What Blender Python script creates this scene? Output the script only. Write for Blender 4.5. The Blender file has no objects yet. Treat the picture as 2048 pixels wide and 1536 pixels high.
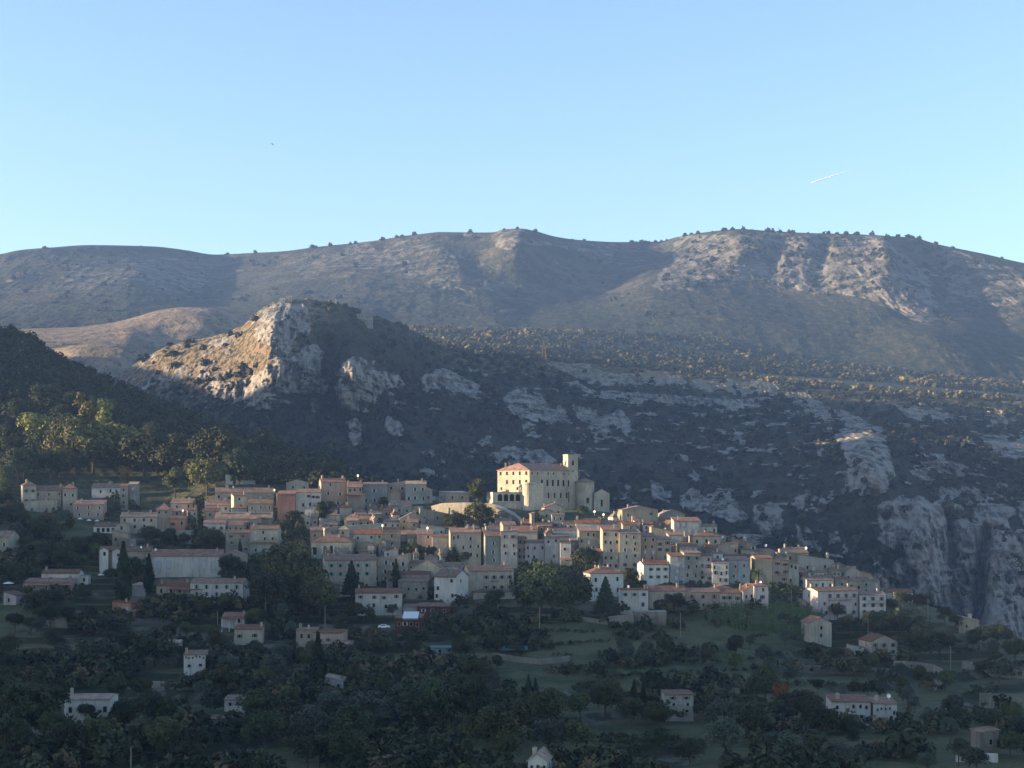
import bpy, math, random
import numpy as np
rnd = random.Random(7)
R = math.radians
# ------------------------------------------------------------------ camera model
F = 3000.0; CX = 1024.0; HZ = 1000.0           # focal length in photo pixels, principal column, horizon row
def P(u, v, d):                                  # photo pixel + distance -> point in metres
    return ((u - CX) / F * d, d, (HZ - v) / F * d)
scene = bpy.context.scene
COL = scene.collection
# ------------------------------------------------------------------ helpers
def lin(c):
    return tuple(((x / 255.0) / 12.92 if x / 255.0 <= .04045 else ((x / 255.0 + .055) / 1.055) ** 2.4) for x in c)
def tag(o, label=None, cat=None, group=None, kind=None):
    if label: o['label'] = label
    if cat: o['category'] = cat
    if group: o['group'] = group
    if kind: o['kind'] = kind
    return o
def link(o, parent=None):
    COL.objects.link(o)
    if parent is not None: o.parent = parent
    return o
def empty(name, loc=(0, 0, 0), rz=0.0):
    o = bpy.data.objects.new(name, None); o.location = loc; o.rotation_euler = (0, 0, rz)
    o.empty_display_size = .5
    return link(o)
class MB:
    """collects faces in local metres and makes one mesh"""
    def __init__(s): s.v = []; s.f = []; s.m = []
    def face(s, pts, mi=0):
        b = len(s.v); s.v += [tuple(p) for p in pts]; s.f.append(tuple(range(b, b + len(pts)))); s.m.append(mi)
    def box(s, x0, x1, y0, y1, z0, z1, mi=0):
        b = len(s.v)
        s.v += [(x0,y0,z0),(x1,y0,z0),(x1,y1,z0),(x0,y1,z0),(x0,y0,z1),(x1,y0,z1),(x1,y1,z1),(x0,y1,z1)]
        s.f += [(b,b+3,b+2,b+1),(b+4,b+5,b+6,b+7),(b,b+1,b+5,b+4),(b+1,b+2,b+6,b+5),(b+2,b+3,b+7,b+6),(b+3,b,b+4,b+7)]
        s.m += [mi]*6
    def hexa(s, p, mi=0):                       # 8 corners: bottom ring 4, top ring 4
        b = len(s.v); s.v += [tuple(q) for q in p]
        s.f += [(b,b+3,b+2,b+1),(b+4,b+5,b+6,b+7),(b,b+1,b+5,b+4),(b+1,b+2,b+6,b+5),(b+2,b+3,b+7,b+6),(b+3,b,b+4,b+7)]
        s.m += [mi]*6
    def prism(s, poly, axis, a, c, mi=0):       # poly in the two other axes, extruded from a to c
        n = len(poly); b = len(s.v)
        for t in (a, c):
            for (p, q) in poly:
                s.v.append((t,p,q) if axis=='x' else ((p,t,q) if axis=='y' else (p,q,t)))
        s.f += [tuple(b+i for i in range(n)), tuple(b+n+i for i in reversed(range(n)))]; s.m += [mi]*2
        for i in range(n):
            j = (i+1) % n; s.f.append((b+i, b+n+i, b+n+j, b+j)); s.m.append(mi)
    def tube(s, pts, rad, n=8, mi=0):           # pts list of 3D points, rad list of radii
        b = len(s.v); k = len(pts)
        for i, (p, r) in enumerate(zip(pts, rad)):
            q0 = pts[max(0,i-1)]; q1 = pts[min(k-1,i+1)]
            t = np.array(q1, float) - np.array(q0, float); L = np.linalg.norm(t); t = t/(L+1e-9)
            a = np.cross(t, (0,1,0)) if abs(t[1]) < .8 else np.cross(t, (1,0,0)); a /= np.linalg.norm(a); c = np.cross(t, a)
            for j in range(n):
                w = 2*math.pi*j/n; s.v.append(tuple(np.array(p)+r*(math.cos(w)*a+math.sin(w)*c)))
        for i in range(k-1):
            for j in range(n):
                jj = (j+1) % n; s.f.append((b+i*n+j, b+i*n+jj, b+(i+1)*n+jj, b+(i+1)*n+j)); s.m.append(mi)
        s.f += [tuple(b+j for j in reversed(range(n))), tuple(b+(k-1)*n+j for j in range(n))]; s.m += [mi]*2
    def lathe(s, prof, n=20, mi=0, cx=0, cy=0, a0=0, a1=360):
        b = len(s.v); k = len(prof); full = (a1-a0) >= 359.9; m = n if full else n+1
        for (r, z) in prof:
            for j in range(m):
                w = R(a0 + (a1-a0)*j/n); s.v.append((cx+r*math.cos(w), cy+r*math.sin(w), z))
        for i in range(k-1):
            for j in range(n):
                jj = (j+1) % m; s.f.append((b+i*m+j, b+i*m+jj, b+(i+1)*m+jj, b+(i+1)*m+j)); s.m.append(mi)
    def mesh(s, name, mats):
        me = bpy.data.meshes.new(name); me.from_pydata(s.v, [], s.f)
        for m in (mats if isinstance(mats, (list, tuple)) else [mats]): me.materials.append(m)
        if any(s.m): me.polygons.foreach_set('material_index', s.m)
        me.update(); return me
    def build(s, name, mats, parent=None):
        o = bpy.data.objects.new(name, s.mesh(name, mats)); return link(o, parent)
def np_mesh(name, V, Q, mat, attrs=None, smooth=False):
    me = bpy.data.meshes.new(name)
    me.vertices.add(len(V)); me.vertices.foreach_set('co', np.ascontiguousarray(V, dtype=np.float32).ravel())
    n = len(Q); k = Q.shape[1]
    me.loops.add(n*k); me.loops.foreach_set('vertex_index', np.ascontiguousarray(Q, dtype=np.int32).ravel())
    me.polygons.add(n); me.polygons.foreach_set('loop_start', np.arange(0, n*k, k, dtype=np.int32))
    if smooth: me.polygons.foreach_set('use_smooth', np.ones(n, dtype=bool))
    for key, arr in (attrs or {}).items():
        if arr.ndim == 1:
            a = me.attributes.new(key, 'FLOAT', 'POINT'); a.data.foreach_set('value', arr.astype(np.float32))
        else:
            a = me.attributes.new(key, 'FLOAT_COLOR', 'POINT')
            a.data.foreach_set('color', np.concatenate([arr, np.ones((len(arr),1))], 1).astype(np.float32).ravel())
    me.materials.append(mat); me.update(calc_edges=True); me.validate()
    return me
# ------------------------------------------------------------------ noise (numpy)
def _h(ix, iy, iz, seed):
    h = (ix.astype(np.int64)*374761393 + iy.astype(np.int64)*668265263 + iz.astype(np.int64)*2147483647 + seed*974711) & 0xffffffff
    h = ((h ^ (h >> 13)) * 1274126177) & 0xffffffff
    h = ((h ^ (h >> 16)) * 2246822519) & 0xffffffff
    return ((h ^ (h >> 15)) & 0xffffff) / float(0xffffff)
def vnoise(x, y, z, seed=0):
    x = np.asarray(x, float); ix = np.floor(x); iy = np.floor(y); iz = np.floor(z)
    fx = x-ix; fy = y-iy; fz = z-iz
    fx = fx*fx*fx*(fx*(fx*6-15)+10); fy = fy*fy*fy*(fy*(fy*6-15)+10); fz = fz*fz*fz*(fz*(fz*6-15)+10)
    r = 0
    for a in (0,1):
        wx = fx if a else 1-fx
        for b in (0,1):
            wy = fy if b else 1-fy
            for c in (0,1):
                wz = fz if c else 1-fz
                r = r + wx*wy*wz*_h(ix+a, iy+b, iz+c, seed)
    return r*2-1
def fbm(x, y, z, octv=4, seed=0, gain=.5, ridged=False):
    s = 0; a = 1; t = 0; f = 1.0
    for o in range(octv):
        n = vnoise(x*f+o*17.3, y*f-o*9.1, z*f+o*4.7, seed+o*31)
        if ridged: n = 1-2*np.abs(n)
        s = s + a*n; t += a; a *= gain; f *= 2.03
    return s/t
def pchip(xs, ys, q):
    xs = np.array(xs, float); ys = np.array(ys, float); q = np.clip(q, xs[0], xs[-1])
    h = np.diff(xs); dl = np.diff(ys)/h; m = np.zeros(len(xs))
    for i in range(1, len(xs)-1):
        if dl[i-1]*dl[i] > 0:
            w1 = 2*h[i]+h[i-1]; w2 = h[i]+2*h[i-1]; m[i] = (w1+w2)/(w1/dl[i-1]+w2/dl[i])
    m[0] = dl[0]; m[-1] = dl[-1]
    i = np.clip(np.searchsorted(xs, q, side='right')-1, 0, len(xs)-2)
    t = (q-xs[i])/h[i]; t2 = t*t; t3 = t2*t
    return (2*t3-3*t2+1)*ys[i] + (t3-2*t2+t)*h[i]*m[i] + (-2*t3+3*t2)*ys[i+1] + (t3-t2)*h[i]*m[i+1]
def sstep(a, b, x):
    t = np.clip((x-a)/(b-a), 0, 1); return t*t*(3-2*t)
def inpoly(u, v, poly):
    r = np.zeros(u.shape, bool); n = len(poly)
    for i in range(n):
        x0, y0 = poly[i]; x1, y1 = poly[(i+1) % n]
        if y0 == y1: continue
        c = ((y0 > v) != (y1 > v)) & (u < (x1-x0)*(v-y0)/(y1-y0)+x0); r ^= c
    return r
def segdist(u, v, pl):
    best = np.full(u.shape, 1e9)
    for (x0,y0),(x1,y1) in zip(pl[:-1], pl[1:]):
        dx, dy = x1-x0, y1-y0; t = np.clip(((u-x0)*dx+(v-y0)*dy)/(dx*dx+dy*dy), 0, 1)
        best = np.minimum(best, np.hypot(u-x0-t*dx, v-y0-t*dy))
    return best
# ------------------------------------------------------------------ materials
def mat(name, col, rough=.9, spec=.2):
    m = bpy.data.materials.new(name); m.use_nodes = True
    b = m.node_tree.nodes['Principled BSDF']; b.inputs['Base Color'].default_value = (*col, 1)
    b.inputs['Roughness'].default_value = rough; b.inputs['Specular IOR Level'].default_value = spec
    return m
class NT:
    def __init__(s, m): s.t = m.node_tree; s.b = s.t.nodes['Principled BSDF']
    def n(s, typ, **kw):
        nd = s.t.nodes.new(typ)
        for k, v in kw.items():
            if k.startswith('i_'): nd.inputs[k[2:].replace('_', ' ')].default_value = v
            else: setattr(nd, k, v)
        return nd
    def l(s, a, b): s.t.links.new(a, b)
    def math(s, op, a, b=None, clamp=False):
        nd = s.t.nodes.new('ShaderNodeMath'); nd.operation = op; nd.use_clamp = clamp
        for i, x in enumerate((a, b)):
            if x is None: continue
            if isinstance(x, (int, float)): nd.inputs[i].default_value = x
            else: s.l(x, nd.inputs[i])
        return nd.outputs[0]
    def mix(s, fac, a, b, mode='MIX'):
        nd = s.t.nodes.new('ShaderNodeMix'); nd.data_type = 'RGBA'; nd.blend_type = mode
        for sock, x in ((nd.inputs[0], fac), (nd.inputs[6], a), (nd.inputs[7], b)):
            if isinstance(x, (int, float)): sock.default_value = x
            elif isinstance(x, (tuple, list)): sock.default_value = (*x[:3], 1)
            else: s.l(x, sock)
        return nd.outputs[2]
    def noise(s, scale, detail=4, vec=None, rough=.55, dist=0.0):
        nd = s.n('ShaderNodeTexNoise'); nd.inputs['Scale'].default_value = scale; nd.inputs['Detail'].default_value = detail
        nd.inputs['Roughness'].default_value = rough; nd.inputs['Distortion'].default_value = dist
        if vec is not None: s.l(vec, nd.inputs['Vector'])
        return nd.outputs['Fac']
    def ramp(s, x, a, b):
        nd = s.n('ShaderNodeMapRange'); nd.interpolation_type = 'SMOOTHSTEP'
        nd.inputs['From Min'].default_value = a; nd.inputs['From Max'].default_value = b; s.l(x, nd.inputs['Value'])
        return nd.outputs[0]
    def attr(s, name, out='Fac'):
        nd = s.n('ShaderNodeAttribute'); nd.attribute_name = name; return nd.outputs[out]
    def objrand(s): return s.n('ShaderNodeObjectInfo').outputs['Random']
    def coord(s, which='Object'): return s.n('ShaderNodeTexCoord').outputs[which]
    def bump(s, h, strength=.5, dist=1.0):
        nd = s.n('ShaderNodeBump'); nd.inputs['Strength'].default_value = strength; nd.inputs['Distance'].default_value = dist
        s.l(h, nd.inputs['Height']); s.l(nd.outputs[0], s.b.inputs['Normal'])
def plaster(name, col, var=.22, stone=False):
    col = tuple(x*.84 for x in col); m = mat(name, col, .92, .15); t = NT(m); co = t.coord(); g = t.n('ShaderNodeNewGeometry').outputs['Position']
    n1 = t.noise(.18, 5, g); n2 = t.noise(1.3, 4, g, .65)
    c = t.mix(t.ramp(n1, .3, .7), tuple(x*(1-var) for x in col), tuple(min(1, x*(1+var*.6)) for x in col))
    mp = t.n('ShaderNodeMapping'); mp.inputs['Scale'].default_value = (1.2, 1.2, .15); t.l(g, mp.inputs[0])
    st = t.noise(1.0, 4, mp.outputs[0], .6)
    c = t.mix(t.math('MULTIPLY', t.ramp(st, .48, .68), .6), c, (col[0]*.55, col[1]*.52, col[2]*.5))
    if stone:
        vo = t.n('ShaderNodeTexVoronoi'); vo.inputs['Scale'].default_value = 1.6; t.l(g, vo.inputs['Vector'])
        c = t.mix(t.math('MULTIPLY', t.ramp(n2, .4, .65), .5), c, (col[0]*.6, col[1]*.6, col[2]*.62))
        t.bump(vo.outputs['Distance'], .5, .2)
    r = t.objrand(); hv = t.n('ShaderNodeHueSaturation'); t.l(c, hv.inputs['Color'])
    t.l(t.math('ADD', t.math('MULTIPLY', r, .3), .85), hv.inputs['Value']); t.l(hv.outputs[0], t.b.inputs['Base Color'])
    return m
def tiles(name, col):
    m = mat(name, col, .85, .2); t = NT(m); g = t.n('ShaderNodeNewGeometry').outputs['Position']
    n1 = t.noise(.5, 5, g, .7); n2 = t.noise(5.0, 2, g)
    c = t.mix(t.ramp(n1, .35, .68), tuple(x*.62 for x in col), (col[0]*1.15, col[1]*1.25, col[2]*1.3))
    c = t.mix(t.math('MULTIPLY', t.ramp(n2, .5, .7), .45), c, (.26, .21, .16))
    r = t.objrand(); hv = t.n('ShaderNodeHueSaturation'); t.l(c, hv.inputs['Color'])
    t.l(t.math('ADD', t.math('MULTIPLY', r, .4), .75), hv.inputs['Value'])
    t.l(t.math('ADD', t.math('MULTIPLY', r, -.35), 1.1), hv.inputs['Saturation']); t.l(hv.outputs[0], t.b.inputs['Base Color'])
    wv = t.n('ShaderNodeTexWave'); wv.inputs['Scale'].default_value = 1.3; t.l(t.coord(), wv.inputs['Vector']); t.bump(wv.outputs['Fac'], .5, .08)
    return m
M = {}
M['cream'] = plaster('cream plaster', (.43, .385, .30)); M['beige'] = plaster('beige plaster', (.37, .325, .25))
M['grey'] = plaster('grey render', (.30, .29, .25)); M['stone'] = plaster('rubble stone', (.28, .25, .20), .3, True)
M['white'] = plaster('white plaster', (.56, .53, .47), .12); M['pink'] = plaster('pink plaster', (.38, .29, .23))
M['rose'] = plaster('faded rose plaster', (.28, .155, .12)); M['salmon'] = plaster('salmon plaster', (.40, .20, .13))
M['ochre'] = plaster('ochre plaster', (.37, .30, .21)); M['red'] = plaster('dark red paint', (.13, .045, .035))
M['teal'] = plaster('pale green-grey plaster', (.29, .30, .25)); M['bluegrey'] = plaster('blue-grey plaster', (.29, .30, .29))
M['gold'] = plaster('golden limestone', (.56, .475, .36), .2, True); M['lav'] = plaster('pale pink-white plaster', (.52, .45, .43), .12)
M['tile'] = tiles('clay roof tiles', (.24, .10, .06)); M['tiled'] = tiles('old brown roof tiles', (.21, .115, .075))
M['tilep'] = tiles('pale mixed roof tiles', (.30, .185, .125)); M['conc'] = plaster('concrete', (.30, .30, .28))
M['glass'] = mat('dark window glass', (.012, .014, .016), .6, .03)
M['lightglass'] = mat('pale curtained glass', (.33, .38, .40), .4, .5)
M['surr'] = mat('window surround', (.30, .275, .23)); M['green'] = mat('green painted shutter', (.06, .12, .10), .6)
M['blue'] = mat('blue painted shutter', (.13, .25, .38), .6); M['brown'] = mat('brown wooden shutter', (.08, .045, .03), .7)
M['greyshut'] = mat('pale grey shutter', (.36, .40, .42), .6); M['tealshut'] = mat('turquoise shutter', (.08, .25, .26), .6)
M['redshut'] = mat('dull red shutter', (.17, .05, .045), .6); M['iron'] = mat('dark iron', (.03, .03, .032), .5)
M['dish'] = mat('white enamelled metal', (.8, .8, .78), .35, .5); M['whitecloth'] = mat('white cloth', (.55, .56, .58), .8)
M['wood'] = mat('weathered pole wood', (.22, .19, .15)); M['pool'] = mat('blue plastic cover', (.015, .05, .13), .5)
M['turq'] = mat('turquoise tarpaulin', (.04, .13, .12), .6); M['bark'] = mat('bark', (.07, .055, .04))
M['galv'] = mat('rusty galvanised steel', (.11, .085, .06), .7)
def foliage(name, c0, c1, sc=.35):
    m = mat(name, c0, .75, .15); t = NT(m); co = t.coord(); n = t.noise(sc, 3, co, .6)
    c = t.mix(t.ramp(n, .38, .62), c0, c1)
    hv = t.n('ShaderNodeHueSaturation'); t.l(c, hv.inputs['Color']); r = t.objrand()
    t.l(t.math('ADD', t.math('MULTIPLY', r, .7), .65), hv.inputs['Value'])
    t.l(t.math('ADD', t.math('MULTIPLY', r, .05), .475), hv.inputs['Hue'])
    t.l(hv.outputs[0], t.b.inputs['Base Color'])
    return m
M['oak'] = foliage('dark evergreen leaves', (.020, .030, .015), (.048, .058, .025))
M['leaf'] = foliage('broadleaf leaves', (.034, .044, .018), (.080, .088, .032))
M['olive'] = foliage('silver olive leaves', (.048, .060, .042), (.085, .10, .070))
M['cyp'] = foliage('cypress foliage', (.014, .026, .014), (.028, .045, .022))
M['yel'] = foliage('yellowing leaves', (.10, .105, .030), (.22, .19, .055))
M['light'] = foliage('light yellow-green leaves', (.075, .085, .026), (.15, .145, .045))
M['rust'] = foliage('rust coloured leaves', (.16, .075, .02), (.25, .14, .05))
M['palmleaf'] = foliage('palm fronds', (.03, .05, .025), (.06, .08, .035))
EXPO = 1.85; SKY_STR = .15; SUN_STR = 5.0; SKY_DUST = .5; SKY_OZ = 2.8; SKY_TINT = (1.08, .92, .85); HAZE = 0.63e-4; HAZE_COL = (.30, .49, .92)
# ------------------------------------------------------------------ terrain layers built from rails of (u, v, distance)
def rails_eval(rails, u, s):
    """u: (n,) columns; s: (m,) position along the rails 0..len-1 -> v, d arrays (m, n)"""
    V = np.array([pchip([p[0] for p in r], [p[1] for p in r], u) for r in rails])
    D = np.array([pchip([p[0] for p in r], [p[2] for p in r], u) for r in rails])
    k = np.arange(len(rails), dtype=float)
    def along(A):
        out = np.empty((len(s), len(u)))
        dl = np.diff(A, axis=0); m = np.zeros_like(A)
        for i in range(1, len(A)-1):
            a, b = dl[i-1], dl[i]; ok = a*b > 0
            m[i] = np.where(ok, 2*a*b/np.where(ok, a+b, 1), 0)
        m[0] = dl[0]; m[-1] = dl[-1]
        for j, q in enumerate(s):
            i = min(int(q), len(A)-2); t = q-i; t2 = t*t; t3 = t2*t
            out[j] = (2*t3-3*t2+1)*A[i]+(t3-2*t2+t)*m[i]+(-2*t3+3*t2)*A[i+1]+(t3-t2)*m[i+1]
        return out
    return along(V), along(D)
def grid_obj(name, X, Y, Z, mat_, attrs, kind='structure', label=None, smooth=True):
    m, n = X.shape
    V = np.stack([X.ravel(), Y.ravel(), Z.ravel()], 1)
    i = np.arange((m-1)*(n-1)); r = i//(n-1); c = i % (n-1); a = r*n+c
    Q = np.stack([a, a+1, a+n+1, a+n], 1)
    me = np_mesh(name, V, Q, mat_, {k: v.ravel() if v.ndim == 2 else v.reshape(-1, 3) for k, v in attrs.items()}, smooth)
    o = bpy.data.objects.new(name, me); link(o); o['kind'] = kind
    if label: o['label'] = label
    return o
def RL(pts, d=None): return [(p[0], p[1], (p[2] if len(p) > 2 else d)) for p in pts]
# ---- the village hill and the wooded ridge at its left
UE0, UE1 = -900, 2950
NEAR = [
 RL([(UE0,9000,24),(UE1,9000,24)]),
 RL([(UE0,2550,120),(UE1,2550,120)]),
 RL([(UE0,1715,250),(UE1,1715,250)]),
 RL([(UE0,1540,330),(UE1,1545,330)]),
 RL([(UE0,1430,400),(0,1440,400),(1000,1442,400),(2048,1455,400),(UE1,1470,400)]),
 RL([(UE0,1320,480),(0,1340,480),(1000,1345,480),(1600,1365,480),(2048,1385,480),(UE1,1410,480)]),
 RL([(UE0,1200,560),(0,1240,560),(300,1237,560),(600,1245,560),(1060,1250,560),(1500,1272,560),(1850,1300,560),(2048,1314,560),(UE1,1390,560)]),
 RL([(UE0,1110,620),(0,1160,610),(300,1160,610),(600,1175,605),(1060,1200,600),(1250,1195,600),(1500,1217,592),(1700,1235,588),(1850,1242,595),(1960,1258,605),(2048,1285,612),(UE1,1400,620)]),
 RL([(UE0,1030,680),(0,1090,660),(300,1092,660),(600,1100,655),(800,1100,655),(1060,1110,650),(1250,1120,640),(1500,1160,625),(1700,1188,620),(1850,1208,630),(1960,1262,650),(2048,1330,660),(UE1,1600,680)]),
 RL([(UE0,960,740),(0,1040,700),(300,1055,695),(600,1055,690),(800,1050,695),(1060,1050,688),(1250,1062,680),(1500,1115,655),(1700,1172,642),(1850,1240,670),(2048,1420,700),(UE1,1800,720)]),
 RL([(UE0,860,840),(0,965,770),(300,1003,755),(450,992,740),(600,1000,735),(800,1000,740),(900,1005,733),(970,1008,728),(1060,1022,716),(1180,1022,712),(1250,1028,708),(1400,1078,695),(1500,1112,675),(1700,1198,670),(1850,1300,720),(2048,1500,760),(UE1,1900,800)]),
 RL([(UE0,780,900),(0,885,860),(300,925,840),(450,950,800),(600,960,790),(650,965,785),(800,985,775),(900,1006,760),(1060,1016,752),(1180,1020,745),(1250,1040,737),(1400,1120,730),(1500,1180,720),(1700,1275,720),(1850,1400,780),(2048,1600,820),(UE1,1990,860)]),
 RL([(UE0,660,1040),(0,792,960),(300,872,940),(450,903,920),(600,928,900),(650,938,880),(700,965,870),(800,1060,850),(1060,1160,830),(1250,1190,800),(1500,1350,800),(1850,1600,850),(2048,1700,900),(UE1,2000,950)]),
 RL([(UE0,420,1250),(-300,560,1200),(-100,626,1150),(0,662,1120),(50,676,1110),(100,712,1100),(150,740,1090),(200,762,1080),(250,784,1070),(300,805,1060),(350,825,1050),(400,846,1040),(450,864,1030),(500,882,1020),(550,896,1010),(600,908,1000),(640,918,980),(680,942,970),(740,1010,970),(900,1250,970),(1300,1400,980),(UE1,1800,1080)]),
 RL([(UE0,700,1500),(0,1000,1500),(600,1150,1400),(1200,1500,1400),(UE1,1800,1400)]),
]
_us = np.linspace(UE0, UE1, 386); _ss = np.linspace(0, len(NEAR)-1, 701)
_NV, _ND = rails_eval(NEAR, _us, _ss)
_first = int(1.0*50)
def ground_d(u, v, after=None):
    """distance of the village hill's ground that projects on pixel (u, v)"""
    j = int(np.clip(round((u-UE0)/(UE1-UE0)*385), 0, 385)); col = _NV[:, j]; dc = _ND[:, j]
    for i in range(_first, 700):
        if col[i] >= v > col[i+1]:
            t = (col[i]-v)/(col[i]-col[i+1]); return float(dc[i]+t*(dc[i+1]-dc[i]))
    i = _first+int(np.argmin(col[_first:650])); return float(dc[i])
def ground_v(u, d):
    j = int(np.clip(round((u-UE0)/(UE1-UE0)*385), 0, 385)); return float(np.interp(d, _ND[:, j], _NV[:, j]))
STEP = 2.1
def terrace(X, Y, Z, on):
    w = fbm(X/40, Y/40, X*0, 3, 5)*1.1
    t = (Z+w)/STEP; fl = np.floor(t); fr = t-fl
    q = (fl + sstep(.80, .97, fr) + fr*.12)*STEP - w - STEP*.35
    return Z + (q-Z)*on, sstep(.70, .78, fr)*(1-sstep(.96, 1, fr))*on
def gz(x, y):
    u = CX + x*F/y; v = ground_v(u, y); return (HZ-v)/F*y
def build_near():
    nu = 860; u = np.linspace(UE0, UE1, nu)
    # keep most columns in view
    t = np.linspace(0, 1, nu); u = np.interp(t, [0, .1, .9, 1], [UE0, -60, 2110, UE1])
    seg = [4, 8, 30, 60, 70, 70, 60, 50, 40, 40, 30, 40, 60, 16]
    s = np.concatenate([np.linspace(i, i+1, k, endpoint=False) for i, k in enumerate(seg)]+[[len(seg)]])
    V, D = rails_eval(NEAR, u, s); U = np.broadcast_to(u, V.shape)
    X = (U-CX)/F*D; Y = D.copy(); Z = (HZ-V)/F*D
    on = sstep(200, 260, D)*(1-sstep(585, 640, D)*sstep(560, 700, U)*0.9)*(1-sstep(760, 860, D))
    on = on*sstep(-.35, .0, fbm(X/70, Y/70, X*0, 2, 11)+.1)
    Z0 = Z; Z, wall = terrace(X, Y, Z, on)
    Z = Z + fbm(X/9, Y/9, X*0, 3, 3)*.35*sstep(150, 300, D) + fbm(X/60, Y/60, X*0, 3, 8)*4*sstep(850, 950, D)
    wood = sstep(820, 900, D)*(1-sstep(1500, 1600, U))
    dry = sstep(.0, .5, fbm(X/30, Y/30, X*0, 3, 21)+.35*sstep(1200, 2000, U))
    m = mat('hillside ground', (.06, .06, .04)); t_ = NT(m); g = t_.n('ShaderNodeNewGeometry')
    pos = g.outputs['Position']; sep = t_.n('ShaderNodeSeparateXYZ'); t_.l(g.outputs['Normal'], sep.inputs[0])
    n1 = t_.noise(.12, 5, pos, .65); n2 = t_.noise(.9, 4, pos, .7)
    c = t_.mix(t_.ramp(n1, .35, .65), (.040, .050, .020), (.095, .095, .040))
    c = t_.mix(t_.math('MULTIPLY', t_.attr('dry'), t_.ramp(n2, .35, .6)), c, (.125, .11, .055))
    c = t_.mix(t_.math('MULTIPLY', t_.ramp(n2, .55, .62), .6), c, (.022, .036, .018))
    wl = t_.math('MULTIPLY', t_.attr('wall'), t_.ramp(t_.noise(.25, 3, pos), .38, .55))
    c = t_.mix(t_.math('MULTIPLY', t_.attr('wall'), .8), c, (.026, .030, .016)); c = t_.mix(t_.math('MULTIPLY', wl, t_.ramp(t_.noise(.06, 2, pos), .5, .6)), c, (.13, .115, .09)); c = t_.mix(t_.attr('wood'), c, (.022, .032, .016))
    t_.l(c, t_.b.inputs['Base Color']); t_.bump(n2, .8, 1.0)
    return grid_obj('ground', X, Y, Z, m, {'dry': dry, 'wall': wall, 'wood': wood}, label='terraced village hillside')
# ---- rocky peak, cliffs and the edge of the plateau
ROCK1 = [
 [(515,640),(535,615),(560,600),(600,608),(616,625),(616,675),(590,677),(580,716),(535,716),(545,690),(512,677)],
 [(405,776),(439,763),(504,753),(530,727),(546,716),(582,716),(603,706),(621,688),(645,701),(647,742),(634,758),(655,768),(650,784),(608,789),(582,789),(546,794),(580,810),(548,820),(530,826),(512,810),(468,810),(434,794)],
 [(681,729),(699,708),(718,714),(736,727),(749,721),(759,742),(791,742),(798,768),(765,776),(752,807),(723,802),(710,818),(686,813),(673,789)],
 [(834,754),(885,741),(919,754),(957,768),(960,799),(919,792),(885,775),(851,792)],
 [(1008,795),(1042,771),(1080,785),(1090,809),(1131,819),(1131,840),(1117,850),(1087,843),(1049,843),(1022,826)],
 [(1141,813),(1169,819),(1186,813),(1203,826),(1240,813),(1261,840),(1258,860),(1288,881),(1261,888),(1227,850),(1213,874),(1176,864),(1158,850)],
 [(762,860),(772,830),(796,840),(805,874),(782,877)], [(690,843),(714,833),(724,867),(721,898),(704,895)],
 [(974,912),(1008,895),(1056,901),(1090,898),(1114,918),(1117,936),(1056,929),(988,925)],
 [(1050,845),(1075,850),(1075,870),(1040,858)],
 [(1090,722),(1131,720),(1193,734),(1261,748),(1340,745),(1382,760),(1430,757),(1491,761),(1560,768),(1553,792),(1485,785),(1416,782),(1348,771),(1261,772),(1180,770),(1120,745)],
 [(1120,758),(1180,775),(1250,784),(1350,790),(1450,797),(1550,795),(1500,822),(1440,820),(1350,808),(1250,802),(1180,797)],
 [(1556,782),(1610,785),(1650,805),(1662,835),(1635,840),(1600,815)], [(1650,812),(1700,828),(1765,852),(1720,857)],
 [(1690,843),(1717,830),(1758,857),(1775,895),(1792,925),(1790,960),(1770,985),(1720,985),(1690,965),(1700,930),(1680,900),(1673,877)],
 [(1780,808),(1850,816),(1915,830),(1900,842),(1830,838)], [(1968,838),(2004,828),(2025,847),(1984,860)],
 [(1950,872),(2048,868),(2120,900),(2100,930),(1980,905)], [(1830,925),(1900,920),(1960,935),(1880,950)],
 [(1357,993),(1389,977),(1412,993),(1459,1008),(1482,1005),(1498,1036),(1467,1051),(1404,1028),(1373,1028)],
 [(1290,960),(1320,975),(1345,1005),(1315,1000)], [(1390,940),(1402,960),(1398,970),(1388,965)],
 [(1502,1008),(1537,997),(1560,1016),(1572,1063),(1521,1071),(1502,1040)], [(1576,1005),(1596,985),(1607,1008),(1600,1036)],
 [(1588,1047),(1615,1075),(1606,1090)], [(1650,1068),(1672,1060),(1680,1085),(1655,1092)],
 [(1756,1008),(1795,993),(1842,997),(1889,1020),(1896,1055),(1935,1036),(1951,1008),(2025,1005),(2029,1040),(1975,1055),(2060,1070),(2200,1100),(2300,1300),(1963,1290),(1951,1230),(1873,1210),(1795,1160),(1787,1133),(1807,1110),(1756,1087),(1752,1040)],
]
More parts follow.
